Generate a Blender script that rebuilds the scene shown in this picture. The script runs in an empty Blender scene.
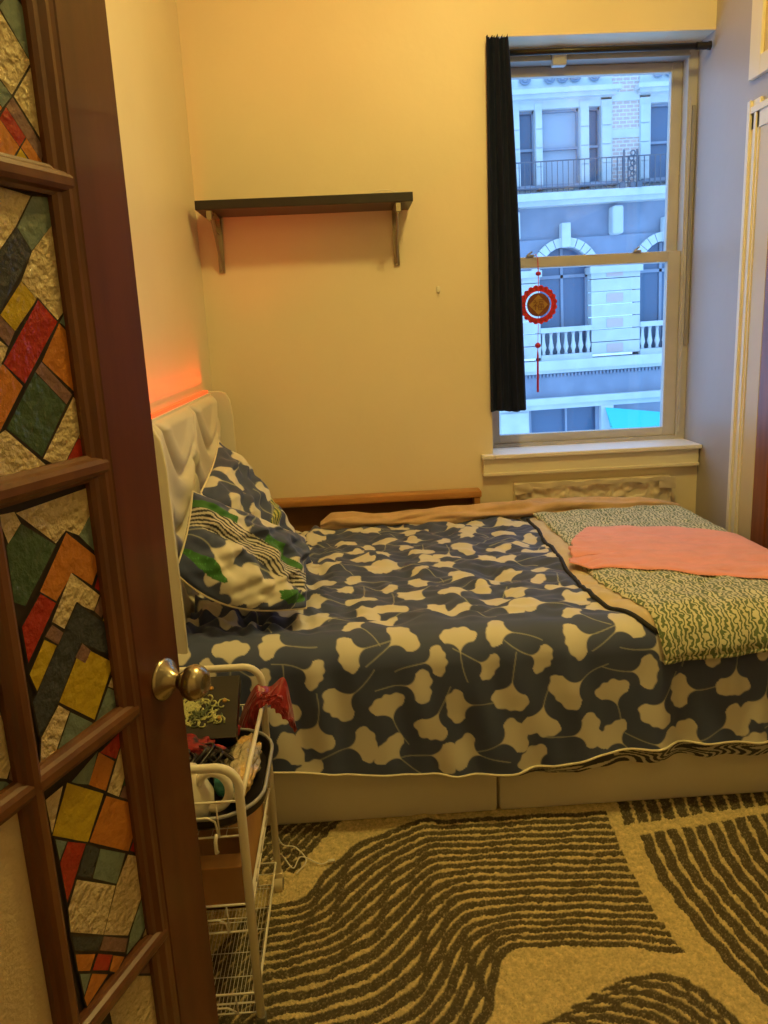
import bpy, bmesh, math, random
import numpy as np
from mathutils import Vector, Matrix
random.seed(7); rng=np.random.default_rng(11)
COL=bpy.context.scene.collection
PI=math.pi
# ------------------------------------------------------------------ helpers
def tag(o,label=None,cat=None,group=None,kind=None):
    if label: o['label']=label
    if cat: o['category']=cat
    if group: o['group']=group
    if kind: o['kind']=kind
    return o
def empty(name,loc=(0,0,0),label=None,cat=None,group=None,kind=None):
    o=bpy.data.objects.new(name,None); COL.objects.link(o); o.location=loc; o.empty_display_size=.05
    return tag(o,label,cat,group,kind)
def meshobj(name,verts,faces,mats,parent=None,smooth=False,midx=None):
    me=bpy.data.meshes.new(name); me.from_pydata([tuple(v) for v in verts],[],faces)
    if not isinstance(mats,(list,tuple)): mats=[mats]
    for m in mats: me.materials.append(m)
    if midx is not None: me.polygons.foreach_set('material_index',midx)
    if smooth: me.polygons.foreach_set('use_smooth',[True]*len(me.polygons))
    me.update()
    o=bpy.data.objects.new(name,me); COL.objects.link(o)
    if parent:
        o.parent=parent; o.matrix_parent_inverse=Matrix.Translation(-world_loc(parent)) if False else Matrix()
    return o
def world_loc(p): return p.location
class MB:
    """collects shapes (in world metres) into one mesh"""
    def __init__(s): s.v=[]; s.f=[]; s.m=[]
    def add(s,vs,fs,mi=0):
        k=len(s.v); s.v+= [tuple(v) for v in vs]; s.f+=[tuple(i+k for i in f) for f in fs]; s.m+=[mi]*len(fs); return s
    def box(s,x0,x1,y0,y1,z0,z1,mi=0,bev=0):
        if bev:
            bm=bmesh.new(); bmesh.ops.create_cube(bm,size=1)
            for v in bm.verts: v.co=Vector(((x0+x1)/2+v.co.x*(x1-x0),(y0+y1)/2+v.co.y*(y1-y0),(z0+z1)/2+v.co.z*(z1-z0)))
            bmesh.ops.bevel(bm,geom=bm.edges[:],offset=bev,segments=2,profile=.5,affect='EDGES')
            bm.verts.ensure_lookup_table(); bm.verts.index_update()
            s.add([v.co[:] for v in bm.verts],[[v.index for v in f.verts] for f in bm.faces],mi); bm.free(); return s
        vs=[(x,y,z) for x in (x0,x1) for y in (y0,y1) for z in (z0,z1)]
        return s.add(vs,[(0,1,3,2),(4,6,7,5),(0,4,5,1),(2,3,7,6),(0,2,6,4),(1,5,7,3)],mi)
    def tube(s,pts,r,seg=10,closed=False,mi=0,caps=True):
        P=[Vector(p) for p in pts]; n=len(P); rr=r if isinstance(r,(list,tuple)) else [r]*n
        up=None; rings=[]
        for i in range(n):
            if closed: t=(P[(i+1)%n]-P[i-1])
            else: t=P[min(i+1,n-1)]-P[max(i-1,0)]
            t.normalize()
            if up is None:
                up=Vector((0,0,1)) if abs(t.z)<.9 else Vector((1,0,0))
            a=t.cross(up)
            if a.length<1e-6: a=t.cross(Vector((0,1,0)))
            a.normalize(); b=a.cross(t).normalized(); up=b
            rings.append([P[i]+(a*math.cos(2*PI*k/seg)+b*math.sin(2*PI*k/seg))*rr[i] for k in range(seg)])
        vs=[v for ring in rings for v in ring]; fs=[]
        m=n if closed else n-1
        for i in range(m):
            for k in range(seg):
                fs.append((i*seg+k,i*seg+(k+1)%seg,((i+1)%n)*seg+(k+1)%seg,((i+1)%n)*seg+k))
        if not closed and caps: fs+=[tuple(range(seg))[::-1],tuple((n-1)*seg+k for k in range(seg))]
        return s.add(vs,fs,mi)
    def lathe(s,prof,org,axis,seg=32,mi=0):
        """prof: (distance along axis, radius)"""
        ax=Vector(axis).normalized(); a=ax.cross(Vector((0,0,1)));
        if a.length<1e-4: a=Vector((1,0,0))
        a.normalize(); b=ax.cross(a); o=Vector(org); vs=[]; fs=[]
        for d,r in prof:
            for k in range(seg): vs.append(o+ax*d+(a*math.cos(2*PI*k/seg)+b*math.sin(2*PI*k/seg))*max(r,1e-5))
        for i in range(len(prof)-1):
            for k in range(seg): fs.append((i*seg+k,i*seg+(k+1)%seg,(i+1)*seg+(k+1)%seg,(i+1)*seg+k))
        fs+=[tuple(range(seg))[::-1],tuple((len(prof)-1)*seg+k for k in range(seg))]
        return s.add(vs,fs,mi)
    def prism(s,poly,d0,d1,fn,mi=0):
        """poly (a,b) extruded from d0 to d1; fn(a,b,d)->xyz"""
        n=len(poly); vs=[fn(a,b,d0) for a,b in poly]+[fn(a,b,d1) for a,b in poly]
        fs=[tuple(range(n))[::-1],tuple(range(n,2*n))]+[(i,(i+1)%n,n+(i+1)%n,n+i) for i in range(n)]
        return s.add(vs,fs,mi)
    def build(s,name,mats,parent=None,smooth=False,auto=None):
        if parent is not None:
            L=parent_world(parent); vs=[(v[0]-L[0],v[1]-L[1],v[2]-L[2]) for v in s.v]
        else: vs=s.v
        o=meshobj(name,vs,s.f,mats,parent,smooth,s.m)
        bm=bmesh.new(); bm.from_mesh(o.data); bmesh.ops.recalc_face_normals(bm,faces=bm.faces[:]); bm.to_mesh(o.data); bm.free()
        if auto:
            o.data.polygons.foreach_set('use_smooth',[True]*len(o.data.polygons))
            o.data.set_sharp_from_angle(angle=math.radians(auto))
        return o
def parent_world(p):
    L=Vector((0,0,0))
    while p is not None: L+=Vector(p.location); p=p.parent
    return L
def ground(o):
    """give a mesh-thing an origin at its own base"""
    n=len(o.data.vertices); c=np.empty(n*3,np.float32); o.data.vertices.foreach_get('co',c); c=c.reshape(-1,3)
    g=np.array([(c[:,0].min()+c[:,0].max())/2,(c[:,1].min()+c[:,1].max())/2,c[:,2].min()],np.float32)
    o.data.vertices.foreach_set('co',(c-g).ravel()); o.location=Vector([float(x) for x in g]); 
    return o
def grid_mesh(name,P,mats,parent=None,col=None,close=False,flip=False):
    """P: (n,m,3) array -> smooth mesh; col (n,m,3) linear colours"""
    n,m,_=P.shape
    L=np.array(parent_world(parent)) if parent is not None else np.zeros(3)
    idx=np.arange(n*m).reshape(n,m)
    q=np.stack([idx[:-1,:-1],idx[1:,:-1],idx[1:,1:],idx[:-1,1:]],-1).reshape(-1,4)
    if flip: q=q[:,::-1]
    me=bpy.data.meshes.new(name); me.vertices.add(n*m); me.vertices.foreach_set('co',(P-L).astype(np.float32).ravel())
    me.loops.add(q.size); me.loops.foreach_set('vertex_index',q.astype(np.int32).ravel())
    me.polygons.add(len(q)); me.polygons.foreach_set('loop_start',np.arange(0,q.size,4,dtype=np.int32))
    me.polygons.foreach_set('use_smooth',np.ones(len(q),bool))
    if not isinstance(mats,(list,tuple)): mats=[mats]
    for k in mats: me.materials.append(k)
    me.update(calc_edges=True)
    if col is not None:
        ca=me.color_attributes.new('Col','FLOAT_COLOR','POINT')
        c=np.ones((n*m,4),np.float32); c[:,:3]=col.reshape(-1,3); ca.data.foreach_set('color',c.ravel())
    o=bpy.data.objects.new(name,me); COL.objects.link(o)
    if parent is not None: o.parent=parent
    return o
class Noise:
    """cheap smooth noise: a sum of randomly turned sines"""
    def __init__(s,freq,n=10,seed=0,dim=2):
        g=np.random.default_rng(seed); d=g.normal(size=(n,dim)); d/=np.linalg.norm(d,axis=1)[:,None]
        s.k=d*(freq*g.uniform(.5,1.6,n))[:,None]*2*PI; s.p=g.uniform(0,2*PI,n); s.n=n
    def __call__(s,*c):
        r=0
        for k,p in zip(s.k,s.p): r=r+np.sin(sum(ki*ci for ki,ci in zip(k,c))+p)
        return r/math.sqrt(s.n)
# ------------------------------------------------------------------ materials
MATS={}
def mat(name,col,rough=.6,metal=0,noise=None,bump=None,coat=0,spec=.5,attr=False,mix=None,trans=0,sheen=0,emit=None):
    """noise=(scale,amount) darkens/lightens the colour a little; bump=(scale,strength,distance)"""
    m=bpy.data.materials.new(name); m.use_nodes=True; nt=m.node_tree; N=nt.nodes; Lk=nt.links
    b=N['Principled BSDF']; b.inputs['Roughness'].default_value=rough; b.inputs['Metallic'].default_value=metal
    b.inputs['Specular IOR Level'].default_value=spec; b.inputs['Coat Weight'].default_value=coat
    b.inputs['Sheen Weight'].default_value=sheen
    b.inputs['Base Color'].default_value=(*col,1); src=None
    if trans: b.inputs['Transmission Weight'].default_value=trans
    if emit: b.inputs['Emission Color'].default_value=(*emit[0],1); b.inputs['Emission Strength'].default_value=emit[1]
    tc=N.new('ShaderNodeTexCoord')
    if attr:
        a=N.new('ShaderNodeVertexColor'); a.layer_name='Col'; src=a.outputs['Color']
    if mix:  # (colour2, scale, lo, hi, stretch)
        mp=N.new('ShaderNodeMapping'); mp.inputs['Scale'].default_value=mix[4] if len(mix)>4 else (1,1,1)
        Lk.new(tc.outputs['Object'],mp.inputs['Vector'])
        nz=N.new('ShaderNodeTexNoise'); nz.inputs['Scale'].default_value=mix[1]; nz.inputs['Detail'].default_value=5
        Lk.new(mp.outputs[0],nz.inputs['Vector'])
        r=N.new('ShaderNodeMapRange'); r.inputs['From Min'].default_value=mix[2]; r.inputs['From Max'].default_value=mix[3]
        Lk.new(nz.outputs['Fac'],r.inputs['Value'])
        x=N.new('ShaderNodeMix'); x.data_type='RGBA'; x.inputs['A'].default_value=(*col,1); x.inputs['B'].default_value=(*mix[0],1)
        Lk.new(r.outputs[0],x.inputs['Factor']); src=x.outputs['Result']
    if noise:
        nz=N.new('ShaderNodeTexNoise'); nz.inputs['Scale'].default_value=noise[0]; nz.inputs['Detail'].default_value=4
        Lk.new(tc.outputs['Object'],nz.inputs['Vector'])
        r=N.new('ShaderNodeMapRange'); r.inputs['From Min'].default_value=.3; r.inputs['From Max'].default_value=.7
        r.inputs['To Min'].default_value=1-noise[1]; r.inputs['To Max'].default_value=1+noise[1]
        Lk.new(nz.outputs['Fac'],r.inputs['Value'])
        x=N.new('ShaderNodeMix'); x.data_type='RGBA'; x.blend_type='MULTIPLY'; x.inputs['Factor'].default_value=1
        if src: Lk.new(src,x.inputs['A'])
        else: x.inputs['A'].default_value=(*col,1)
        Lk.new(r.outputs[0],x.inputs['B']); src=x.outputs['Result']
    if src: Lk.new(src,b.inputs['Base Color'])
    if bump:
        nz=N.new('ShaderNodeTexNoise'); nz.inputs['Scale'].default_value=bump[0]; nz.inputs['Detail'].default_value=4
        Lk.new(tc.outputs['Object'],nz.inputs['Vector'])
        bp=N.new('ShaderNodeBump'); bp.inputs['Strength'].default_value=bump[1]; bp.inputs['Distance'].default_value=bump[2]
        Lk.new(nz.outputs['Fac'],bp.inputs['Height']); Lk.new(bp.outputs[0],b.inputs['Normal'])
    MATS[name]=m; return m
M_wall=mat('wall_paint',(.80,.70,.50),.42,noise=(2.2,.03),bump=(9,.22,.012),spec=.45)
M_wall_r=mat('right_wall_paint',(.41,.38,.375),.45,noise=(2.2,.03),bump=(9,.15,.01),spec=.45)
M_ceil=mat('ceiling_paint',(.82,.76,.62),.8)
M_floor=mat('floor_boards',(.25,.13,.06),.45,mix=((.16,.08,.035),3,.35,.65,(1,12,1)))
M_trim=mat('cream_trim_paint',(.78,.72,.56),.4,bump=(14,.1,.004))
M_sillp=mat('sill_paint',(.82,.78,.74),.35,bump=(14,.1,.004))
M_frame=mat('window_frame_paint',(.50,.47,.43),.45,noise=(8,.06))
M_frame_d=mat('window_head_metal',(.30,.28,.26),.5)
M_olive=mat('yellowed_casing_paint',(.62,.50,.26),.4)
M_wood=mat('door_wood',(.115,.029,.008),.36,mix=((.078,.018,.005),5,.35,.7,(6,6,.5)),coat=.25,bump=(60,.05,.002))
M_wood_l=mat('door_moulding_wood',(.15,.055,.017),.36,mix=((.095,.030,.010),7,.35,.7,(4,4,1)),coat=.25)
M_closet=mat('closet_wood',(.26,.085,.03),.4,mix=((.17,.05,.018),5,.35,.7,(6,6,.6)))
M_lead=mat('lead_came',(.025,.017,.012),.5,spec=.3)
M_brass=mat('antique_brass',(.42,.36,.25),.26,1,noise=(12,.15))
M_black=mat('black_shelf',(.018,.014,.012),.35,bump=(90,.05,.001))
M_steel=mat('bracket_steel',(.42,.36,.26),.35,1)
M_cart=mat('white_enamel_wire',(.80,.74,.62),.35)
M_head=mat('beige_leatherette',(.76,.70,.58),.42,bump=(180,.12,.0015))
M_base=mat('bed_base_leatherette',(.72,.66,.56),.4,bump=(180,.12,.0015))
M_led=mat('led_strip_lit',(1,.2,.08),.5,emit=((1,.07,.015),1.2))
M_print=mat('printed_cotton',(.5,.5,.5),.75,attr=True,bump=(260,.15,.001),sheen=.15)
M_pipe=mat('cream_piping',(.78,.70,.52),.7)
M_tan=mat('tan_fleece',(.60,.40,.23),.85,noise=(14,.12),bump=(90,.5,.003),sheen=.2)
M_khaki=mat('khaki_fleece',(.62,.50,.33),.9,noise=(10,.06),bump=(160,.5,.003),sheen=.3)
M_darkpipe=mat('black_binding',(.012,.012,.014),.7)
M_pink=mat('coral_towelling',(.86,.36,.32),.9,noise=(18,.06),bump=(240,.7,.003),sheen=.3)
M_rug=mat('rug_pile',(.5,.5,.5),1,attr=True,noise=(120,.22),bump=(320,.9,.006),spec=.1)
M_oak=mat('orange_oak',(.50,.24,.065),.38,mix=((.38,.16,.04),6,.35,.7,(1,8,8)))
M_oak_d=mat('oak_back_panel',(.20,.085,.025),.6)
M_curtain=mat('navy_black_curtain',(.014,.021,.052),.85,bump=(200,.2,.001),spec=.2)
M_rod=mat('rod_black',(.02,.018,.016),.35,.3)
M_red=mat('red_lacquer_card',(.62,.02,.03),.45)
M_redcloth=mat('red_satin',(.26,.005,.010),.36,noise=(20,.25),sheen=.3)
M_redband=mat('red_and_black_cloth',(.24,.008,.010),.6,mix=((.02,.012,.012),16,.5,.56))
M_gold=mat('gold_character',(.45,.25,.06),.5,.3)
M_brownred=mat('brown_red_disc',(.20,.055,.02),.5)
M_crump=mat('crumpled_kraft_wrap',(.72,.63,.47),.45,noise=(9,.06),bump=(18,.35,.008))
M_tape=mat('clear_packing_tape',(.60,.52,.37),.22,coat=.4)
M_card=mat('cardboard',(.40,.21,.09),.8,noise=(30,.06))
M_card_o=mat('orange_cardboard_side',(.55,.28,.08),.6,noise=(30,.06))
M_dark_in=mat('dark_plastic',(.015,.012,.012),.3)
M_greyrim=mat('grey_tray_rim',(.34,.33,.33),.35)
M_ceram=mat('white_ceramic',(.80,.74,.60),.3,coat=.3)
M_teal=mat('teal_plastic',(.03,.18,.17),.4)
M_rubber=mat('grey_rubber',(.16,.15,.12),.6)
M_cable=mat('white_cable',(.75,.70,.60),.5)
M_wheel=mat('cream_caster',(.62,.52,.34),.45)
def film(): # clear wrap, yellow highlights painted in by the second mix colour
    m=mat('clear_wrap',(.45,.38,.24),.14,bump=(40,.9,.02),coat=.5,mix=((.75,.48,.16),9,.5,.6)); return m
M_wrap=film()
M_emb=mat('olive_embroidery',(.50,.50,.20),.45,mix=((.10,.12,.05),40,.45,.55))
# glass colours of the french door
GC={'C':(.78,.62,.36),'T':(.20,.27,.23),'N':(.055,.065,.085),'L':(.27,.15,.13),'O':(.62,.22,.035),'R':(.46,.035,.015),'G':(.07,.13,.075),'Y':(.62,.43,.025)}
def hammered(name,c,scale=55,strength=.55):
    m=mat(name,c,.11,bump=(scale,strength,.012 if strength>.9 else .009),spec=.7)
    nt=m.node_tree;b=nt.nodes['Principled BSDF'];o=nt.nodes['Material Output']
    t=nt.nodes.new('ShaderNodeBsdfTranslucent');t.inputs['Color'].default_value=(*c,1)
    x=nt.nodes.new('ShaderNodeMixShader');x.inputs[0].default_value=(.5 if 'frost' in name else .25)
    nt.links.new(b.outputs[0],x.inputs[1]);nt.links.new(t.outputs[0],x.inputs[2]);nt.links.new(x.outputs[0],o.inputs['Surface']);return m
GM={k:hammered('hammered_glass_'+{'C':'clear','T':'teal','N':'slate','L':'lilac','O':'orange','R':'red','G':'green','Y':'yellow'}[k],c,85 if k=='C' else 60,1.0 if k=='C' else .6) for k,c in GC.items()}
M_frost=hammered('frosted_amber_glass',(.85,.72,.50),160,.35)
def pane_glass():
    m=bpy.data.materials.new('window_glass');m.use_nodes=True;nt=m.node_tree;nt.nodes.remove(nt.nodes['Principled BSDF'])
    o=nt.nodes['Material Output'];t=nt.nodes.new('ShaderNodeBsdfTransparent');t.inputs[0].default_value=(.93,.96,1,1)
    g=nt.nodes.new('ShaderNodeBsdfGlossy');g.inputs['Roughness'].default_value=.03
    x=nt.nodes.new('ShaderNodeMixShader');x.inputs[0].default_value=.05
    nt.links.new(t.outputs[0],x.inputs[1]);nt.links.new(g.outputs[0],x.inputs[2]);nt.links.new(x.outputs[0],o.inputs['Surface']);return m
M_glass=pane_glass()
def zebra(name,c1,c2,scale,dist,dscale,rough=.85,bstr=.5):
    m=mat(name,c1,rough,sheen=.3);nt=m.node_tree;N=nt.nodes;L=nt.links;b=N['Principled BSDF']
    tc=N.new('ShaderNodeTexCoord');w=N.new('ShaderNodeTexWave');w.wave_type='BANDS';w.bands_direction='X'
    w.inputs['Scale'].default_value=scale;w.inputs['Distortion'].default_value=dist;w.inputs['Detail'].default_value=1.5;w.inputs['Detail Scale'].default_value=dscale
    L.new(tc.outputs['Object'],w.inputs['Vector'])
    r=N.new('ShaderNodeMapRange');r.inputs['From Min'].default_value=.42;r.inputs['From Max'].default_value=.58;L.new(w.outputs['Fac'],r.inputs['Value'])
    x=N.new('ShaderNodeMix');x.data_type='RGBA';x.inputs['A'].default_value=(*c2,1);x.inputs['B'].default_value=(*c1,1)
    L.new(r.outputs[0],x.inputs['Factor']);L.new(x.outputs['Result'],b.inputs['Base Color'])
    bp=N.new('ShaderNodeBump');bp.inputs['Strength'].default_value=bstr;bp.inputs['Distance'].default_value=.006;L.new(r.outputs[0],bp.inputs['Height']);L.new(bp.outputs[0],b.inputs['Normal'])
    return m
M_quilt=zebra('green_zebra_plush',(.66,.64,.44),(.13,.18,.08),21,8.5,2.4)
# exterior
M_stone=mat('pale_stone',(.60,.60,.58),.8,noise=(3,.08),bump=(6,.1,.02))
M_stone_d=mat('dark_blue_stone',(.26,.29,.36),.85,noise=(2,.12))  # darker, bluer tone than the pale stone, slightly mottled
M_extglass=mat('street_window_glass',(.09,.14,.22),.15)
M_extcurt=mat('street_window_blind',(.38,.42,.48),.6)
M_iron=mat('wrought_iron',(.10,.11,.14),.5)
M_inset=mat('pink_stone_inset',(.62,.45,.40),.8)
M_awn=mat('turquoise_awning',(.06,.62,.60),.6)
def brick():
    m=mat('pale_brick',(.5,.4,.35),.85);nt=m.node_tree;N=nt.nodes;tc=N.new('ShaderNodeTexCoord');mp=N.new('ShaderNodeMapping');mp.inputs['Rotation'].default_value=(PI/2,0,0)
    b=N.new('ShaderNodeTexBrick');b.inputs['Color1'].default_value=(.66,.45,.38,1);b.inputs['Color2'].default_value=(.56,.40,.36,1);b.inputs['Mortar'].default_value=(.7,.68,.66,1)
    b.inputs['Scale'].default_value=3.3;b.inputs['Mortar Size'].default_value=.03
    nt.links.new(tc.outputs['Object'],mp.inputs[0]);nt.links.new(mp.outputs[0],b.inputs['Vector']);nt.links.new(b.outputs['Color'],N['Principled BSDF'].inputs['Base Color']);return m
M_brick=brick()
PANES_MM=[
(0,'C',[(-175,1863),(-139,1888),(-91,1838),(-134,1792),(-181,1834)]),
(0,'T',[(-136,1888),(-110,1914),(-72,1881),(-81,1832),(-91,1838)]),
(0,'L',[(-109,1921),(-77,1932),(-74,1897),(-80,1888)]),
(0,'T',[(-170,1822),(-159,1811),(-134,1791),(-153,1774),(-180,1798)]),
(0,'C',[(-91,1838),(-76,1833),(-84,1739),(-132,1792)]),
(0,'O',[(-180,1794),(-153,1774),(-170,1758),(-188,1755)]),
(0,'L',[(-134,1791),(-89,1740),(-98,1723),(-148,1777)]),
(0,'R',[(-148,1777),(-120,1748),(-134,1734),(-162,1761)]),
(0,'O',[(-162,1761),(-134,1734),(-150,1718),(-192,1717),(-184,1756)]),
(0,'O',[(-120,1748),(-97,1723),(-106,1710),(-133,1734)]),
(0,'Y',[(-133,1734),(-109,1709),(-150,1716)]),
(1,'C',[(-210,1674),(-173,1683),(-123,1680),(-159,1640),(-202,1600),(-227,1594)]),
(1,'T',[(-123,1679),(-74,1684),(-79,1660),(-137,1612),(-157,1639)]),
(1,'N',[(-157,1639),(-137,1612),(-206,1538),(-246,1501),(-224,1607),(-202,1600)]),
(1,'C',[(-79,1662),(-137,1612),(-163,1576),(-139,1554),(-107,1528),(-77,1551),(-64,1659)]),
(1,'Y',[(-163,1576),(-139,1554),(-186,1515),(-207,1535)]),
(1,'L',[(-207,1535),(-186,1515),(-200,1497),(-230,1526)]),
(1,'C',[(-237,1523),(-201,1497),(-215,1477),(-253,1444)]),
(1,'O',[(-252,1450),(-214,1478),(-186,1449),(-246,1387),(-268,1393)]),
(1,'O',[(-106,1525),(-81,1503),(-71,1413),(-148,1477)]),
(1,'T',[(-81,1551),(-70,1504),(-106,1525)]),
(1,'R',[(-139,1554),(-108,1526),(-183,1451),(-214,1478)]),
(1,'L',[(-149,1477),(-98,1430),(-113,1418),(-163,1465)]),
(1,'G',[(-163,1465),(-113,1418),(-172,1357),(-225,1401)]),
(1,'C',[(-98,1428),(-72,1397),(-138,1337),(-172,1355)]),
(1,'C',[(-227,1400),(-152,1334),(-257,1332),(-274,1343),(-265,1386)]),
(1,'R',[(-99,1372),(-69,1347),(-74,1323),(-140,1335)]),
(1,'O',[(-78,1402),(-70,1343),(-99,1372)]),
(2,'C',[(-232,1298),(-72,1302),(-67,1278),(-122,1240),(-146,1253),(-168,1241)]),
(2,'T',[(-74,1280),(-68,1179),(-123,1240)]),
(2,'C',[(-260,1302),(-231,1299),(-223,1282),(-249,1261)]),
(2,'G',[(-223,1282),(-167,1239),(-237,1178),(-254,1189),(-252,1261)]),
(2,'O',[(-146,1251),(-84,1193),(-110,1163),(-145,1193),(-184,1164),(-210,1188)]),
(2,'C',[(-148,1195),(-96,1145),(-113,1126),(-147,1150),(-175,1123),(-197,1142)]),
(2,'R',[(-82,1191),(-72,1126),(-106,1159)]),
(2,'L',[(-96,1143),(-81,1128),(-100,1111),(-113,1126)]),
(2,'Y',[(-79,1126),(-69,1079),(-99,1107)]),
(2,'N',[(-145,1149),(-67,1076),(-69,1031),(-148,1093),(-207,1031),(-248,997),(-250,1054)]),
(2,'L',[(-197,1139),(-178,1120),(-192,1107),(-214,1128)]),
(2,'Y',[(-149,1089),(-87,1037),(-143,973),(-206,1031)]),
(2,'L',[(-146,1092),(-130,1074),(-146,1061),(-165,1078)]),
(2,'R',[(-210,1186),(-184,1164),(-249,1103),(-249,1155)]),
(2,'Y',[(-215,1125),(-194,1108),(-241,1062),(-249,1091)]),
(2,'C',[(-83,1031),(-62,1002),(-67,975),(-107,1008)]),
(2,'T',[(-107,1007),(-67,974),(-72,951),(-147,967)]),
(2,'T',[(-188,1009),(-148,972),(-160,955),(-224,968)]),
(2,'C',[(-208,1029),(-189,1010),(-226,969),(-259,956),(-246,1001)]),
(3,'T',[(-141,926),(-170,886),(-209,911)]),
(3,'O',[(-142,923),(-111,890),(-139,857),(-172,887)]),
(3,'R',[(-73,930),(-108,891),(-143,921)]),
(3,'C',[(-74,929),(-67,885),(-113,831),(-137,854)]),
(3,'G',[(-73,880),(-66,810),(-103,845)]),
(3,'L',[(-98,842),(-65,812),(-65,787),(-113,831)]),
(3,'Y',[(-212,916),(-144,857),(-190,807),(-253,861)]),
(3,'C',[(-218,917),(-253,861),(-255,916)]),
(3,'O',[(-140,851),(-63,784),(-109,735),(-188,806)]),
(3,'R',[(-71,767),(-64,693),(-106,734)]),
(3,'T',[(-250,856),(-228,836),(-248,816)]),
(3,'R',[(-227,835),(-194,809),(-246,749),(-247,815)]),
(3,'N',[(-194,808),(-168,783),(-194,751),(-220,775)]),
(3,'T',[(-168,783),(-116,738),(-145,705),(-192,750)]),
(3,'C',[(-222,772),(-147,705),(-187,651),(-248,707),(-245,743)]),
(3,'C',[(-112,733),(-66,693),(-69,665),(-136,607),(-187,651),(-145,705)]),
(3,'T',[(-89,647),(-63,625),(-67,602),(-110,581),(-147,580),(-131,606)]),
(3,'N',[(-249,703),(-187,650),(-203,638),(-246,675)]),
(3,'L',[(-187,650),(-137,604),(-148,587),(-201,636)]),
(3,'O',[(-247,672),(-208,638),(-224,622),(-246,642)]),
(3,'R',[(-204,635),(-174,607),(-189,591),(-220,619)]),
(3,'O',[(-174,606),(-149,582),(-173,573),(-187,589)]),
(3,'T',[(-245,638),(-223,618),(-243,594)]),
(3,'O',[(-221,616),(-188,586),(-240,576),(-243,594)]),
(3,'C',[(-72,607),(-60,566),(-108,578)]),
(4,'C',[(-103,577),(-44,543),(-48,488),(-126,553)]),
(4,'L',[(-127,548),(-47,479),(-48,458),(-135,536)]),
(4,'C',[(-135,533),(-46,452),(-48,326),(-193,473),(-197,549)]),
(4,'O',[(-49,322),(-193,470),(-207,424),(-54,259)]),
(10,'C',[(-296,1328),(-256,1307),(-259,1246),(-319,1216)]),
(10,'G',[(-320,1213),(-259,1243),(-265,1181),(-329,1170)]),
(10,'T',[(-329,1168),(-296,1144),(-292,1091),(-343,1102)]),
(10,'C',[(-343,1102),(-304,1079),(-295,998),(-309,978),(-361,1015)]),
(10,'T',[(-362,1011),(-311,976),(-291,954),(-373,955)]),
(10,'L',[(-294,1008),(-290,960),(-307,977)])]
# ================================================================== ROOM
LX,RX,BY,FY,CZ=-.633,1.655,3.75,-1.0,3.55
S=lambda o,l,c: tag(o,l,c,kind='structure')
b=MB().box(LX-.1,RX+.1,FY-.1,BY+.3,-.1,0); S(b.build('floor',M_floor),'dark wooden floor under the striped rug','floor')
b=MB().box(LX-.1,RX+.1,FY-.1,BY+.3,CZ,CZ+.1); S(b.build('ceiling',M_ceil),'plain cream ceiling','ceiling')
b=MB().box(LX-.1,LX,FY,BY+.3,0,CZ); S(b.build('wall_left',M_wall),'yellow-lit wall behind the headboard','wall')
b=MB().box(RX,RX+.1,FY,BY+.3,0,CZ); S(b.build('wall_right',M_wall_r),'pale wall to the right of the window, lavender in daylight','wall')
b=MB().box(LX-.1,RX+.1,FY-.1,FY,0,CZ); S(b.build('wall_front',M_wall),'wall behind the camera','wall')
WX0,WX1,WZ0,WZ1=.661,RX,.868,2.68
b=MB().box(LX,WX0,BY,BY+.3,0,CZ).box(WX0,WX1,BY,BY+.3,0,WZ0).box(WX0,WX1,BY,BY+.3,WZ1,CZ)
S(b.build('wall_back',M_wall),'yellow wall with the window and the black shelf','wall')
# window ------------------------------------------------------------
W=empty('window_1',(1.158,3.96,WZ0),'tall sash window with cream frame looking onto a stone facade','window',kind='structure')
b=MB().box(WX0,.70,3.92,4.03,WZ0,WZ1).box(1.612,WX1,3.92,4.03,WZ0,WZ1).box(.70,1.612,3.92,4.03,WZ0,.905)
b.box(1.622,1.630,3.912,3.92,.92,2.46)
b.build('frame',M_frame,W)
MB().box(.70,1.612,3.915,4.03,2.625,WZ1).box(.70,1.612,3.90,3.915,2.625,2.637).build('head_channel',M_frame_d,W)
MB().box(.98,1.045,3.885,3.925,2.60,2.655,bev=.006).build('latch_housing',M_frame,W)
MB().box(1.632,1.646,3.905,3.92,1.35,2.42).build('sash_track',M_frame_d,W)
def sash(name,x0,x1,z0,z1,y0,y1,rl,rr,rb,rt):
    b=MB().box(x0,x0+rl,y0,y1,z0,z1,bev=.003).box(x1-rr,x1,y0,y1,z0,z1,bev=.003).box(x0+rl,x1-rr,y0,y1,z0,z0+rb,bev=.003).box(x0+rl,x1-rr,y0,y1,z1-rt,z1,bev=.003)
    o=b.build(name,M_frame,W)
    MB().box(x0+rl,x1-rr,(y0+y1)/2-.002,(y0+y1)/2+.002,z0+rb,z1-rt).build('pane',M_glass,o)
    return o
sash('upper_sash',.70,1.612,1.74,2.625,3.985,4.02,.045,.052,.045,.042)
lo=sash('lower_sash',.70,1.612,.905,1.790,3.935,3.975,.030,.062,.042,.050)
for x in (.885,1.40): MB().box(x-.018,x+.018,3.925,3.95,1.79,1.80,bev=.002).tube([(x-.01,3.94,1.80),(x+.012,3.935,1.815)],.004).build('sash_tab',M_frame_d,lo)
b=MB().box(WX0+.002,RX-.002,3.70,3.925,.868,.888,bev=.004).box(.603,WX0+.001,3.70,3.749,.868,.888,bev=.004)
S(b.build('trim_1',M_sillp),'white painted window sill with rounded nose','window sill')
b=MB().box(.611,RX-.006,3.722,3.75,.79,.867,bev=.004).box(.611,RX-.006,3.712,3.75,.785,.80,bev=.003)
S(b.build('trim_2',M_trim),'cream apron moulding under the window sill','trim')
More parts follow.
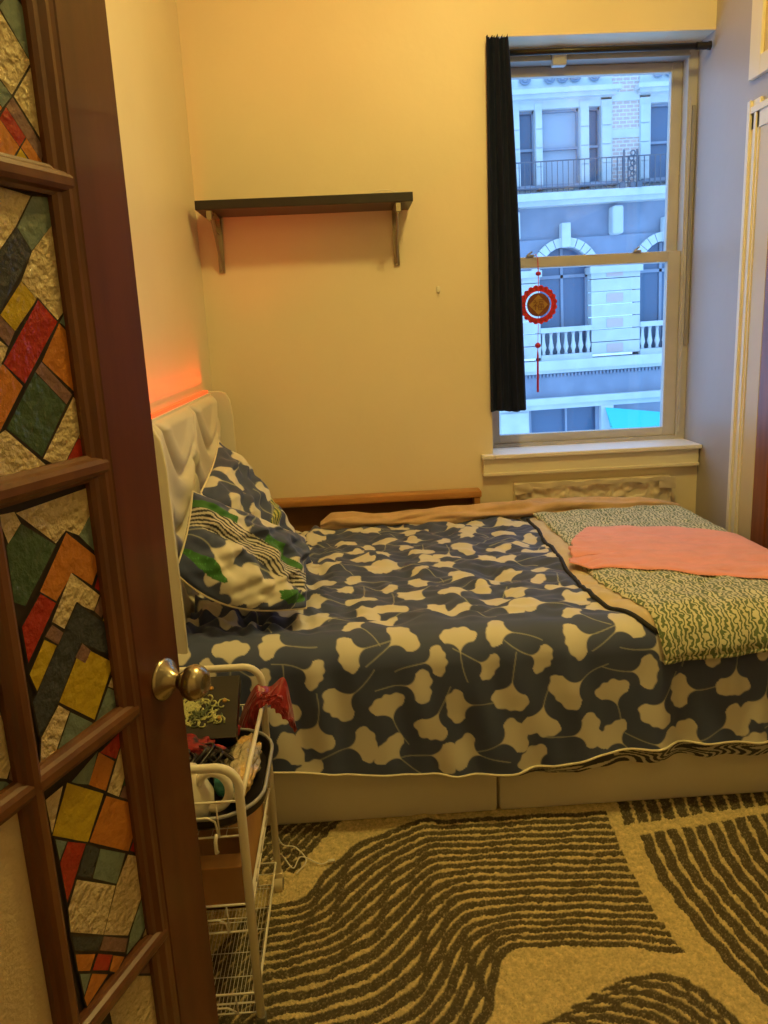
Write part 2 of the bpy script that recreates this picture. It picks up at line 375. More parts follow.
# closet door, casing, and the cupboard above it on the right wall --------
D2=empty('door_2',(RX,3.0,0),'brown closet door in a cream casing on the right wall','door',kind='structure')
b=MB()
for y0,y1,t in ((3.30,3.385,.012),(3.36,3.385,.022),(3.315,3.335,.018)): b.box(RX-t,RX,y0,y1,0,2.215+(y1-3.30),bev=.002)
b.box(RX-.012,RX,1.9,3.385,2.19,2.27,bev=.002).box(RX-.020,RX,1.9,3.385,2.25,2.275,bev=.002)
b.build('casing',M_trim,D2)
MB().box(RX-.008,RX,3.19,3.30,0,2.19,bev=.002).box(RX-.008,RX,1.9,3.19,2.165,2.19,bev=.002).build('jamb',M_olive,D2)
MB().box(RX-.004,RX,2.0,3.19,0,2.165).box(RX-.010,RX,3.08,3.185,0,2.16,bev=.003).box(RX-.010,RX,2.05,3.08,2.02,2.16,bev=.003).box(RX-.010,RX,2.05,3.08,.95,1.08,bev=.003).build('door_panel',M_closet,D2)
D3=empty('door_3',(RX,3.0,2.378),'yellow cupboard door high above the closet door','cupboard door',kind='structure')
b=MB().box(RX-.02,RX,3.305,3.393,2.378,CZ,bev=.003).box(RX-.02,RX,1.9,3.305,2.378,2.45,bev=.003); b.build('cupboard_frame',M_trim,D3)
MB().box(RX-.008,RX,1.9,3.305,2.45,CZ).build('cupboard_panel',M_olive,D3)
# ================================================================== STREET FACADE (across the street, 14 m beyond the glass)
F=empty('apartment_building',(5.5,18,2),'pale stone building across the street with arches, balustrades and tall windows','building')
FYp=18.0
def fb(b,x0,x1,z0,z1,d0=0,d1=.4,mi=0,bev=0): return b.box(x0,x1,FYp-d0,FYp+d1,z0,z1,mi,bev)
gw=[(3.9,4.23),(4.38,5.18),(5.37,5.63),(6.68,7.45)]
b=MB(); fb(b,5.86,6.45,4.1,6.9); b.build('brick_wall',M_brick,F)
fb(MB(),-1,3.30,4.1,6.9).build('brick_wall',M_brick,F); fb(MB(),7.75,12,4.1,6.9).build('brick_wall',M_brick,F)
b=MB()
fb(b,3.3,3.9,4.1,6.9,.05); fb(b,5.63,5.86,4.1,5.9,.05); fb(b,6.45,6.68,4.1,5.9,.05); fb(b,7.45,7.75,4.1,5.9,.05)
fb(b,4.23,4.38,4.1,5.9,.05); fb(b,5.18,5.37,4.1,5.9,.05)
fb(b,3.9,5.63,4.1,4.28,.05); fb(b,3.9,5.63,5.79,5.95,.02); fb(b,6.68,7.45,5.79,5.95,.02); fb(b,6.68,7.45,4.1,4.28,.05)
fb(b,3.3,5.86,5.95,6.9,.03); fb(b,6.45,7.75,5.95,6.9,.03)
for z in (5.86,5.14): fb(b,5.86,6.45,z,z+.17,.03)
for x0,x1 in ((3.66,3.9),(4.23,4.38),(5.18,5.37),(5.63,5.84),(6.45,6.66)):
    for k in range(4): fb(b,x0+.01,x1-.01,4.3+k*.37,4.3+k*.37+.345,.08)
b.build('upper_stonework',M_stone,F)
b=MB()
for x0,x1 in ((3.58,5.98),(6.34,7.9)):
    fb(b,x0,x1,6.03,6.12,.30); fb(b,x0+.06,x1-.06,5.96,6.03,.2); 
b.build('hood_moulding',M_stone,F)
b=MB()
for x0,x1 in ((3.6,5.95),(6.45,7.6)): fb(b,x0,x1,4.2,4.27,.22)
b.build('upper_sill',M_stone_d,F)
def carving(x0,x1,z0,z1):
    c=MB(); n=max(1,int((x1-x0)/.22))
    for i in range(n):
        cx=x0+(i+.5)*(x1-x0)/n; cz=(z0+z1)/2
        for q,rr in ((0,.10),(1,.055)):
            c.tube([(cx+rr*math.cos(a)*1.05,FYp-.07,cz+rr*math.sin(a)) for a in np.linspace(0,2*PI,12,endpoint=False)],.022,6,closed=True)
    c.build('carved_panel',M_stone_d,F)
carving(3.92,4.16,6.26,6.48); carving(4.42,5.22,6.26,6.48); carving(5.36,5.62,6.26,6.48); carving(6.7,7.2,6.26,6.48)
for i,(x0,x1) in enumerate(gw):
    f=MB(); fb(f,x0,x0+.035,4.28,5.79,-.1,.2); fb(f,x1-.035,x1,4.28,5.79,-.1,.2); fb(f,x0,x1,5.74,5.79,-.1,.2); fb(f,x0,x1,4.28,4.33,-.1,.2); fb(f,x0,x1,5.0,5.05,-.09,.2)
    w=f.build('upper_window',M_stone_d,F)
    fb(MB(),x0,x1,4.28,5.79,-.18,.25).build('pane',M_extglass if i!=1 else M_extcurt,w)
# balcony ledge + railing
b=MB(); fb(b,-1,12,3.95,4.10,.35); fb(b,-1,12,3.86,3.95,.22); fb(b,-1,12,4.1,4.16,.1); b.build('balcony_ledge',M_stone,F)
b=MB()
for x0 in np.arange(3.7,7.6,.115): b.tube([(x0,FYp-.3,4.12),(x0,FYp-.3,4.72)],.009 if x0<5.8 else .014,5)
for z in (4.72,4.2): b.tube([(3.6,FYp-.3,z),(7.7,FYp-.3,z)],.014,5)
b.build('balcony_railing',M_iron,F)
b=MB()
for k in range(6): b.tube([(6.18+.05*math.cos(a)+(k%2)*.03,FYp-.32,4.28+k*.1+.05*math.sin(a)) for a in np.linspace(0,2*PI,10,endpoint=False)],.016,5,closed=True)
for x in (6.02,6.3): b.tube([(x,FYp-.32,4.1),(x,FYp-.32,4.85)],.022,6)
for x in (5.98,6.2,6.34): b.lathe([(0,.07),(.1,.08),(.13,.03)],(x,FYp-.32,4.1),(0,0,1),8)
b.build('railing_ornament',M_iron,F)
# arcade level
def arch_wall(b,cx,r,zs,zt,d,x0,x1):
    """wall between x0..x1 from zs to zt with a semicircular opening of radius r"""
    n=20; top=[]; arc=[]
    for i in range(n+1):
        a=PI-PI*i/n; arc.append((cx+r*math.cos(a),zs+r*math.sin(a)))
        top.append((x0+(x1-x0)*i/n,zt))
    vs=[(x,FYp-d,z) for x,z in arc]+[(x,FYp-d,z) for x,z in top]+[(x,FYp+.5,z) for x,z in arc]
    fs=[(i,i+1,n+2+i,n+1+i) for i in range(n)]+[(i,2*n+2+i,2*n+3+i,i+1) for i in range(n)]
    b.add(vs,fs); 
    b.add([(x0,FYp-d,zs),(cx-r,FYp-d,zs),(x0,FYp-d,zt)],[(0,1,2)]); b.add([(cx+r,FYp-d,zs),(x1,FYp-d,zs),(x1,FYp-d,zt)],[(0,1,2)])
AR=[2.60,4.82,7.04,9.26]
b=MB(); fb(b,-1,12,3.20,3.86,-.10,.5); 
for c in AR: arch_wall(b,c,.57,2.45,3.2,-.02,c-1.11,c+1.11)
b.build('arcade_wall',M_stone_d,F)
for c in AR:
    r=MB()
    for i in range(13):
        a0=PI*i/13+.012; a1=PI*(i+1)/13-.012
        pl=[(c+.57*math.cos(a0),2.45+.57*math.sin(a0)),(c+.76*math.cos(a0),2.45+.76*math.sin(a0)),(c+.76*math.cos(a1),2.45+.76*math.sin(a1)),(c+.57*math.cos(a1),2.45+.57*math.sin(a1))]
        r.prism(pl,FYp-.10,FYp+.05,lambda a,b_,d:(a,d,b_))
    r.build('arch_ring',M_stone,F)
    fb(MB(),c-.10,c+.10,3.0,3.5,.2,.05,bev=.02).build('keystone',M_stone,F)
    w=MB(); fb(w,c-.57,c-.52,.7,2.5,-.25,.3); fb(w,c+.52,c+.57,.7,2.5,-.25,.3); fb(w,c-.03,c+.03,.7,3.0,-.25,.3); fb(w,c-.57,c+.57,2.38,2.45,-.25,.3)
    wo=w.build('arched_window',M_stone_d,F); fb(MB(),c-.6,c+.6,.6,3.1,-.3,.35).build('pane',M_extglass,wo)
for c in [a+1.11 for a in AR[:-1]]+[1.49]:
    p=MB(); h=.54
    for k in range(7):
        z0=.68+k*.27
        fb(p,c-h,c+h,z0+.008,z0+.262,.06)
    fb(p,c-h-.04,c+h+.04,2.42,2.56,.14)
    po=p.build('rusticated_pier',M_stone,F)
    for k in range(0,7,2): fb(MB(),c-.2,c+.16,.72+k*.27,.72+k*.27+.18,.075,-.03).build('inset',M_inset,po)
    fb(MB(),c-.12,c+.12,3.2,3.78,.25,.1,bev=.05).build('scroll_bracket',M_stone,F)
for c in AR:
    r=MB(); fb(r,c-.57,c+.57,1.22,1.33,.12,.05); fb(r,c-.57,c+.57,.62,.74,.12,.05); ro=r.build('balustrade',M_stone,F)
    for k in range(7):
        MB().lathe([(0,.045),(.06,.03),(.16,.062),(.28,.038),(.40,.03),(.48,.045)],(c-.5+k*.166,FYp-.03,.74),(0,0,1),10).build('baluster',M_stone,ro,smooth=True)
b=MB(); fb(b,-1,12,.42,.62,.30); fb(b,-1,12,.34,.42,.18); b.build('lower_cornice',M_stone,F)
b=MB(); fb(b,-1,12,-.20,.34,.02); 
for k in range(60): fb(b,3.0+k*.08,3.04+k*.08,.25,.32,.08)
b.build('frieze',M_stone_d,F)
b=MB(); fb(b,-1,12,-.34,-.20,.2); fb(b,-1,12,-.46,-.34,.1); b.build('shop_cornice',M_stone,F)
b=MB(); fb(b,-1,3.95,-3,-.46,.05); fb(b,5.58,5.86,-3,-.46,.12); fb(b,3.3,3.92,-1.4,-.5,.1); b.build('shop_column',M_stone,F)
s=MB(); fb(s,3.95,4.02,-3,-.46,-.05,.1); fb(s,5.5,5.58,-3,-.46,-.05,.1); fb(s,5.86,12,-.7,-.46,-.05,.1); fb(s,4.8,4.84,-3,-.46,-.05,.1)
s=s.build('shop_window',M_stone_d,F); fb(MB(),3.95,12,-3,-.46,-.2,.3).build('pane',M_extglass,s)
A_=MB(); y0,y1=17.0,17.85
A_.add([(5.66,y0,-1.15),(7.35,y0,-1.05),(7.35,y1,-.75),(5.66,y1,-.50),(5.66,y0,-1.45),(7.35,y0,-1.18)],[(0,1,2,3),(0,4,5,1),(0,3,4),(1,5,2)]).build('awning',M_awn,F)
F.rotation_euler=(0,-.020,0)
# ================================================================== FRENCH DOOR with leaded glass
AZ=math.radians(20.52); DP=Vector((-.321,1.19,0)); DN=Vector((math.cos(AZ),-math.sin(AZ),0)); DE=Vector((math.sin(AZ),math.cos(AZ),0))
D1=empty('door_1',tuple(DP+DE*(-.80)),'open wooden french door with coloured leaded glass panes and brass knob','door',kind='structure')
def dp(e,z,n): 
    p=DP+DE*e+DN*n; return (p.x,p.y,z)
def dbox(b,e0,e1,z0,z1,n0,n1,ch=0):
    if ch:   # chamfered front
        pl=[(n0,0),(n1-ch,0),(n1,ch),(n1,(e1-e0)-ch),(n1-ch,(e1-e0)),(n0,(e1-e0))]
        vs=[dp(e0+q,z0,p) for p,q in pl]+[dp(e0+q,z1,p) for p,q in pl]; n=len(pl)
        return b.add(vs,[tuple(range(n)),tuple(range(n,2*n))]+[(i,(i+1)%n,n+(i+1)%n,n+i) for i in range(n)])
    vs=[dp(e,z,n) for e in (e0,e1) for n in (n0,n1) for z in (z0,z1)]
    return b.add(vs,[(0,1,3,2),(4,6,7,5),(0,4,5,1),(2,3,7,6),(0,2,6,4),(1,5,7,3)])
ZM=[.557,.952,1.328,1.702]; ZT,ZB=2.08,.19
dbox(MB(),-.062,.05,0,2.2,-.036,0,.003).build('stile',M_wood,D1)
dbox(MB(),-.82,-.718,0,2.2,-.036,0,.003).build('stile',M_wood,D1)
dbox(MB(),-.718,-.062,0,ZB-.03,-.036,0,0).build('bottom_rail',M_wood,D1)
dbox(MB(),-.718,-.062,ZT+.03,2.2,-.036,0,0).build('top_rail',M_wood,D1)
prof=[(-.0185,-.024),(-.0185,-.013),(-.014,-.010),(-.011,-.004),(-.005,-.001),(.005,-.001),(.011,-.004),(.014,-.010),(.0185,-.013),(.0185,-.024)]
half=[(0,-.024),(0,-.001),(.006,-.003),(.012,-.003),(.020,-.009),(.027,-.010),(.033,-.014),(.033,-.024)]
def vbar(e,pr,sgn,name,z0=ZB-.03,z1=ZT+.03):
    b=MB(); vs=[dp(e+sgn*q,z0,n) for q,n in pr]+[dp(e+sgn*q,z1,n) for q,n in pr]; k=len(pr)
    b.add(vs,[tuple(range(k)),tuple(range(k,2*k))]+[(i,(i+1)%k,k+(i+1)%k,k+i) for i in range(k)]); return b.build(name,M_wood_l,D1)
def hbar(z,pr,sgn,e0,e1,name):
    b=MB(); vs=[dp(e0,z+sgn*q,n) for q,n in pr]+[dp(e1,z+sgn*q,n) for q,n in pr]; k=len(pr)
    b.add(vs,[tuple(range(k)),tuple(range(k,2*k))]+[(i,(i+1)%k,k+(i+1)%k,k+i) for i in range(k)]); return b.build(name,M_wood_l,D1)
vbar(-.062,half,-1,'moulding'); vbar(-.718,half,1,'moulding')
cols=[(-.095,-.264),(-.301,-.478),(-.515,-.685)]
for e in (-.2825,-.4965): vbar(e,prof,1,'muntin')
for z in ZM:
    for e1,e0 in ((-.064,-.282),(-.283,-.496),(-.497,-.716)): hbar(z,prof,1,e0+.001,e1-.001,'muntin')
hbar(ZT+.03,half,-1,-.716,-.064,'moulding'); hbar(ZB-.03,half,1,-.716,-.064,'moulding')
rows=[(ZM[3]+.02,ZT),(ZM[2]+.02,ZM[3]-.02),(ZM[1]+.02,ZM[2]-.02),(ZM[0]+.02,ZM[1]-.02),(ZB,ZM[0]-.02)]
def clip(poly,x0,x1,z0,z1):
    for ax,lim,s in ((0,x0,1),(0,x1,-1),(1,z0,1),(1,z1,-1)):
        out=[]
        for i in range(len(poly)):
            a,b_=poly[i-1],poly[i]; ia=(a[ax]-lim)*s>=0; ib=(b_[ax]-lim)*s>=0
            if ia!=ib:
                t=(lim-a[ax])/(b_[ax]-a[ax]); out.append((a[0]+t*(b_[0]-a[0]),a[1]+t*(b_[1]-a[1])))
            if ib: out.append(b_)
        poly=out
        if len(poly)<3: return []
    return poly
def inset(poly,d):
    A=sum(poly[i-1][0]*poly[i][1]-poly[i][0]*poly[i-1][1] for i in range(len(poly)))
    if A<0: poly=poly[::-1]
    poly=[p for i,p in enumerate(poly) if math.hypot(p[0]-poly[i-1][0],p[1]-poly[i-1][1])>1e-4]
    n=len(poly); out=[]
    for i in range(n):
        p0,p1,p2=Vector(poly[i-1]),Vector(poly[i]),Vector(poly[(i+1)%n])
        a=(p1-p0).normalized(); c=(p2-p1).normalized(); na=Vector((-a.y,a.x)); nc=Vector((-c.y,c.x))
        m=(na+nc); 
        if m.length<1e-3: out.append(p1); continue
        m.normalize(); out.append(p1+m*min(d/max(.35,m.dot(na)),d*2.5))
    return [(p[0],p[1]) for p in out]
KEYS='CTNLORGY'
gm_list=[GM[k] for k in KEYS]+[M_lead,M_frost]
def pane(ci,ri,polys):
    e1,e0=cols[ci]; z0,z1=rows[ri]; b=MB()
    plain=not polys
    dbox(b,e0-.006,e1+.006,z0-.006,z1+.006,-.026,-.022); b.m=[9 if plain else 8]*len(b.m)
    for k,(c,pl) in enumerate(polys):
        pl=clip([(x/1000,z/1000) for x,z in pl],e0-.006,e1+.006,z0-.006,z1+.006)
        if len(pl)<3: continue
        pl=clip(inset(pl,-.0011),e1-.0*1-abs(e1-e0)-.006 if False else e0-.006,e1+.006,z0-.006,z1+.006)
        if len(pl)<3: continue
        h=-.0215+k*.00012
        b.add([dp(x,z,h) for x,z in pl],[tuple(range(len(pl)))],8)
        q=inset(pl,.0026); b.add([dp(x,z,h+.0004) for x,z in q],[tuple(range(len(q)))],KEYS.index(c))
    return b.build('glass_pane',gm_list,D1)
def random_leading(ci,ri,seed):
    r=random.Random(seed); e1,e0=cols[ci]; z0,z1=rows[ri]; out=[]
    for i in range(-3,5):
        for j in range(-2,6):
            x=(e0+i*.075); z=z0+j*.085+i*.03
            out.append((r.choice('CCTNLORGY'),[(1000*x,1000*z),(1000*(x+.075),1000*(z+.03)),(1000*(x+.055),1000*(z+.115)),(1000*(x-.02),1000*(z+.085))]))
    return out
for ri in range(5):
    pane(0,ri,[(c,p) for r_,c,p in PANES_MM if r_==ri])
    if ri==2: pane(1,ri,[(c,p) for r_,c,p in PANES_MM if r_==10])
    elif ri>=3: pane(1,ri,[])
    else: pane(1,ri,random_leading(1,ri,ri))
    pane(2,ri,random_leading(2,ri,9+ri) if ri<3 else [])
o=DP+Vector((0,0,.972))+DE*.002
kn=MB().lathe([(0,.034),(.003,.034),(.006,.031),(.010,.024),(.022,.014),(.030,.012)],o,DN,40).build('rosette',M_brass,D1,auto=50)
MB().lathe([(.028,.012),(.036,.016),(.044,.025),(.054,.029),(.064,.027),(.072,.021),(.075,.015),(.0735,.012),(.0735,0)],o,DN,40).build('knob',M_brass,D1,auto=50)
# ================================================================== RUG
def catmull(P,n):
    P=np.array(P,float); Q=np.vstack([2*P[0]-P[1],P,2*P[-1]-P[-2]]); m=len(P)-1
    t=np.linspace(0,m-1e-9,n); i=t.astype(int); f=(t-i)[:,None]
    a,b_,c,d=Q[i],Q[i+1],Q[i+2],Q[i+3]
    return .5*((2*b_)+(-a+c)*f+(2*a-5*b_+4*c-d)*f**2+(-a+3*b_-3*c+d)*f**3)
RX0,RX1,RY0,RY1=-.60,1.60,.70,2.75
res=.0028
gx=np.arange(RX0,RX1,res); gy=np.arange(RY0,RY1,res)
dark=np.zeros((len(gx),len(gy)),np.float32)
def band(guides,svals,nstripe,duty=.61,n=1400,ns=150,phase=0):
    G=[g if isinstance(g,np.ndarray) else catmull(g,n) for g in guides]
    for k in range(nstripe):
        for q in np.linspace(k,k+duty,ns//6):
            s=(q+phase); 
            if s>svals[-1]: continue
            i=max(j for j in range(len(svals)-1) if svals[j]<=s) if s<svals[-1] else len(svals)-2
            f=(s-svals[i])/(svals[i+1]-svals[i]); C=G[i]*(1-f)+G[i+1]*f
            C=C+np.stack([.0025*np.sin(np.arange(n)*.05+k*2.1),.0025*np.sin(np.arange(n)*.037+k)],-1)
            for dx in (-.5,.5):
                ix=((C[:,0]-RX0)/res+dx).astype(int); iy=((C[:,1]-RY0)/res).astype(int)
                ok=(ix>=0)&(ix<len(gx))&(iy>=0)&(iy<len(gy)); dark[ix[ok],iy[ok]]=1
A=[ [(-0.414,1.696),(-0.327,1.840),(-0.263,1.860),(-0.195,1.884),(-0.140,1.985),(-0.051,2.092),(0.038,2.145),(0.157,2.187),(0.250,2.182),(0.451,2.180),(0.714,2.171)],
[(-0.379,1.476),(-0.302,1.616),(-0.220,1.633),(-0.137,1.659),(-0.076,1.689),(-0.021,1.727),(0.028,1.782),(0.070,1.833),(0.127,1.902),(0.193,1.945),(0.344,1.942),(0.511,1.932),(0.697,1.913)],
[(-0.355,1.332),(-0.279,1.412),(-0.184,1.421),(-0.088,1.435),(-0.000,1.457),(0.062,1.494),(0.107,1.540),(0.142,1.602),(0.174,1.668),(0.212,1.721),(0.262,1.751),(0.362,1.759),(0.541,1.749),(0.702,1.725)],
[(-0.335,1.208),(-0.266,1.292),(-0.137,1.292),(0.023,1.304),(0.117,1.331),(0.192,1.376),(0.232,1.434),(0.259,1.498),(0.279,1.568),(0.299,1.611),(0.337,1.639),(0.434,1.636),(0.576,1.619),(0.725,1.583)] ]
LM=[(3,7),(4,9),(4,10),(5,10)]
def by_landmark(g,lm,n=1400):
    D=catmull(g,(len(g)-1)*60+1); out=[]
    cuts=[0,lm[0]*60,lm[1]*60,len(D)-1]; share=[int(n*.36),int(n*.30),n-int(n*.36)-int(n*.30)]
    for k in range(3):
        q=D[cuts[k]:cuts[k+1]+1]; L=np.concatenate([[0],np.cumsum(np.linalg.norm(np.diff(q,axis=0),axis=1))]); t=np.linspace(0,L[-1],share[k],endpoint=(k==2))
        out.append(np.stack([np.interp(t,L,q[:,0]),np.interp(t,L,q[:,1])],-1))
    o=np.concatenate(out)
    k=np.hanning(61); k/=k.sum(); pad=np.vstack([2*o[0]-o[30:0:-1],o,2*o[-1]-o[-2:-32:-1]])
    return np.stack([np.convolve(pad[:,0],k,'valid'),np.convolve(pad[:,1],k,'valid')],-1)
A=[by_landmark(g,l) for g,l in zip(A,LM)]
band(A,[0,8,14,19],19)
ext=lambda g,dx,dy:[(x+dx,y+dy) for x,y in g]
B0=[(0.781,2.043),(0.766,1.884),(0.777,1.750),(0.799,1.604),(0.828,1.484),(0.843,1.433),(0.875,1.363),(.95,1.2),(1.05,1.05)]
B1=[(1.216,2.108),(1.179,1.930),(1.179,1.785),(1.193,1.638),(1.203,1.525),(1.220,1.450),(1.246,1.394),(1.3,1.25),(1.38,1.1)]
B2=ext(B1,.42,.03); band([B0,B1,B2],[0,10,20],20)
C0=[(.79,2.40),(0.781,2.307),(0.770,2.196),(0.755,2.099)];C1=[(1.34,2.42),(1.325,2.344),(1.299,2.246),(1.275,2.159)]; band([C0,C1,ext(C1,.35,.04)],[0,12,19],19)
D0=[(0.558,1.532),(0.643,1.539),(0.705,1.504),(0.746,1.437),(0.762,1.374),(0.748,1.303),(.70,1.22)];D1_=[(0.239,1.379),(0.368,1.384),(0.487,1.354),(0.549,1.298),(0.591,1.251),(0.593,1.209),(.57,1.15)]
band([D0,D1_,ext(D1_,-.05,-.25)],[0,8,16],15)
E0=[(.01,2.36),(-0.036,2.290),(-0.090,2.226),(-0.130,2.174),(-0.173,2.105),(-0.205,2.044),(-0.233,1.982)];E1=[(-.27,2.39),(-0.316,2.322),(-0.352,2.256),(-0.382,2.197),(-0.419,2.128),(-0.449,2.071),(-0.487,2.004)]
band([E0,E1],[0,8],8)
band([[( -.2,.72),(.3,.95),(.9,.95),(1.5,.72)],[(-.2,.5),(.3,.6),(.9,.6),(1.5,.5)]],[0,10],10)
# fill pinholes + soften
d=dark.copy()
for sx,sy in ((1,0),(-1,0),(0,1),(0,-1)): d+=np.roll(dark,(sx,sy),(0,1))
dark=np.clip((d-1.2)/2.2,0,1)
X,Y=np.meshgrid(gx,gy,indexing='ij')
n1=Noise(28,14,1); n2=Noise(95,18,2); jit=rng.normal(size=X.shape)
ripple=.012*np.exp(-((X-.15)/.035)**2)*np.clip((Y-1.85)/.3,0,1)
Z=.012+.0016*n1(X,Y)+.0014*n2(X,Y)+.0013*jit-.0015*dark+ripple*.7
edge=np.minimum.reduce([X-RX0,RX1-X,Y-RY0,RY1-Y]); Z=np.where(edge<.008,.0015,np.maximum(Z,.002))
cream=np.array([.68,.54,.27]); char=np.array([.115,.092,.055])
jc=(1+.10*jit*.6+.07*n1(X,Y))[...,None]
colr=(cream*(1-dark[...,None])+char*dark[...,None])*jc
colr=np.where((dark[...,None]>.5)&(jit[...,None]>1.3),colr*2.2,colr)
rug=grid_mesh('striped_rug',np.stack([X,Y,Z],-1),M_rug,None,np.clip(colr,0,1)); ground(rug)
tag(rug,'shaggy cream rug with wavy charcoal stripes on the floor beside the bed','rug')
# ================================================================== BED
BED=empty('bed',(.45,2.9,0),'beige upholstered bed with tall tufted headboard against the left wall','bed')
MB().box(-.575,.388,2.205,3.60,.012,.36,bev=.012).build('base_panel',M_base,BED,auto=40)
MB().box(.392,1.475,2.205,3.60,.012,.36,bev=.012).build('base_panel',M_base,BED,auto=40)
MB().box(-.56,1.46,2.25,3.58,.36,.585,bev=.05).build('mattress',M_pipe,BED,auto=60)
# headboard: tufted pad (curved seams), two wings
ny,nz=260,200
yy=np.linspace(2.245,3.52,ny); zz=np.linspace(.30,1.25,nz); Yh,Zh=np.meshgrid(yy,zz,indexing='ij')
hgt=np.zeros_like(Yh)+.028
def groove(y0,z0,k,yl,yr):
    global hgt
    z=z0+k*(Yh-y0)**2; dist=np.abs(Zh-z)/np.sqrt(1+(2*k*(Yh-y0))**2)
    m=1/(1+np.exp(-(Yh-yl)/.012))*1/(1+np.exp((Yh-yr)/.012))
    hgt-=.018*np.exp(-(dist/.016)**2)*m; hgt+=.010*np.exp(-((dist-.05)/.035)**2)*m
for i in range(3):
    yc=2.17+.55*i
    groove(yc,1.045,3.0,yc-.27,yc+.27)
    groove(yc-.12,.88,2.2,yc-.40,yc+.17)
    groove(yc,.62,3.0,yc-.27,yc+.27)
hgt=np.clip(hgt,.002,.05)
for e in (Yh-2.245,3.52-Yh,Zh-.30,1.25-Zh): hgt*=np.clip(e/.03,0,1)**.4
grid_mesh('headboard_pad',np.stack([-.612+hgt*1.1,Yh,Zh],-1),M_head,BED)
MB().box(-.629,-.606,2.20,3.565,.05,1.258,bev=.006).build('headboard_back',M_head,BED,auto=40)
for y0,y1 in ((2.206,2.236),(3.530,3.560)):
    w=MB(); pl=[(-.629,.02),(-.515,.02),(-.522,1.15),(-.530,1.22),(-.545,1.25),(-.57,1.26),(-.629,1.26)]
    w.prism(pl,y0,y1,lambda a,b_,d:(a,d,b_)); wo=w.build('headboard_wing',M_head,BED,auto=40)
    MB().tube([(-.515,y0+.004,.05),(-.522,y0+.004,1.15),(-.530,y0+.004,1.22),(-.545,y0+.004,1.25),(-.57,y0+.004,1.26)],.003,8).build('piping',M_pipe,wo,smooth=True)
led=MB().box(-.628,-.612,2.21,3.50,1.259,1.269); led=ground(led.build('led_strip',M_led)); tag(led,'glowing red-orange light strip along the top of the headboard','light strip')
# ------------------------------------------------------------------ ginkgo print
def leaf_mask(U,V,x,y,fx,fy,w,seed):
    """fan leaf with neck at (x,y) opening towards (fx,fy); returns blade, stem in 0..1"""
    dx,dy=fx-x,fy-y; L=math.hypot(dx,dy)*1.33+.014; a=math.atan2(dy,dx); c,s=math.cos(a),math.sin(a)
    px=(U-x)*c+(V-y)*s; py=-(U-x)*s+(V-y)*c; t=px/L
    r=np.hypot(px,py)+1e-6; th=np.arctan2(py,px)
    sc=1+.022*np.sin(th*9+seed)+.02*np.sin(th*17+seed*2)-.05*np.exp(-((th-.1*math.sin(seed))/.09)**2)
    tt=np.clip(t/sc,0,2)
    thm=math.atan2(w*.57,.50*L); q=np.clip(np.abs(th)/thm,0,1)
    R=L*(1-.06*q**2)*(1-q**12)**.5*(sc-.02*np.cos(th*5+seed))
    lim=thm*(.24+.76*np.clip(r/(.62*L),0,1)**1.3)
    blade=np.clip((R-r)/.003,0,1)*np.clip((lim-np.abs(th))*r/.003+.3,0,1)
    sl=.085; q=np.clip(-px/sl,0,1); off=py-(.018*math.sin(seed*3.1))*q**2
    stem=np.clip((.0026-np.abs(off))/.0018,0,1)*((px<.012)&(px>-sl))
    return blade,stem
TILE=[(0.068,0.594,0.116,0.631,0.121),(0.167,0.543,0.211,0.547,0.095),(0.279,0.564,0.278,0.621,0.110),(0.329,0.539,0.363,0.518,0.088),(0.446,0.618,0.392,0.630,0.099),(0.482,0.547,0.521,0.530,0.099),(0.428,0.478,0.420,0.415,0.099),(0.110,0.477,0.163,0.474,0.099),(0.075,0.368,0.058,0.423,0.092),(0.211,0.392,0.183,0.339,0.095),(0.314,0.408,0.260,0.405,0.114),(0.523,0.391,0.509,0.325,0.110),(0.383,0.278,0.438,0.304,0.106),(0.333,0.241,0.277,0.260,0.114),(0.175,0.254,0.230,0.244,0.095),(0.094,0.245,0.056,0.284,0.110),(0.516,0.182,0.485,0.228,0.088),(0.637,0.469,0.583,0.429,0.110),(0.601,0.293,0.662,0.304,0.110),(0.676,0.597,0.620,0.583,0.110),(0.667,0.672,0.640,0.699,0.088)]
BG=np.array([.055,.075,.175]); CREAM=np.array([.66,.62,.54]); STEM=np.array([.34,.35,.32])
def paint(U,V,tx=.67,ty=.52,shift=.25,ms=1.0):
    """U,V arrays in metres on the cloth (tile space) -> colours"""
    col=np.empty(U.shape+(3,),np.float32); col[:]=BG
    B=np.zeros(U.shape,np.float32); ST=np.zeros(U.shape,np.float32)
    i0,i1=int(math.floor(U.min()/tx))-1,int(math.ceil(U.max()/tx))+1
    j0,j1=int(math.floor(V.min()/ty))-2,int(math.ceil(V.max()/ty))+1
    for j in range(j0,j1+1):
        for i in range(i0,i1+1):
            for k,(x,y,fx,fy,w) in enumerate(TILE):
                ox=i*tx+(j%3)*shift; oy=j*ty; X0,Y0=x+ox,y+oy
                if X0<U.min()-.15 or X0>U.max()+.15 or Y0<V.min()-.15 or Y0>V.max()+.15: continue
                m=(np.abs(U-X0)<.15)&(np.abs(V-Y0)<.15)
                if not m.any(): continue
                b_,s_=leaf_mask(U[m],V[m],X0,Y0,fx+ox,fy+oy,w*ms,k*1.7+i*.9)
                B[m]=np.maximum(B[m],b_); ST[m]=np.maximum(ST[m],s_)
    col=col*(1-ST[...,None])+STEM*ST[...,None]; col=col*(1-B[...,None])+CREAM*B[...,None]
    return col
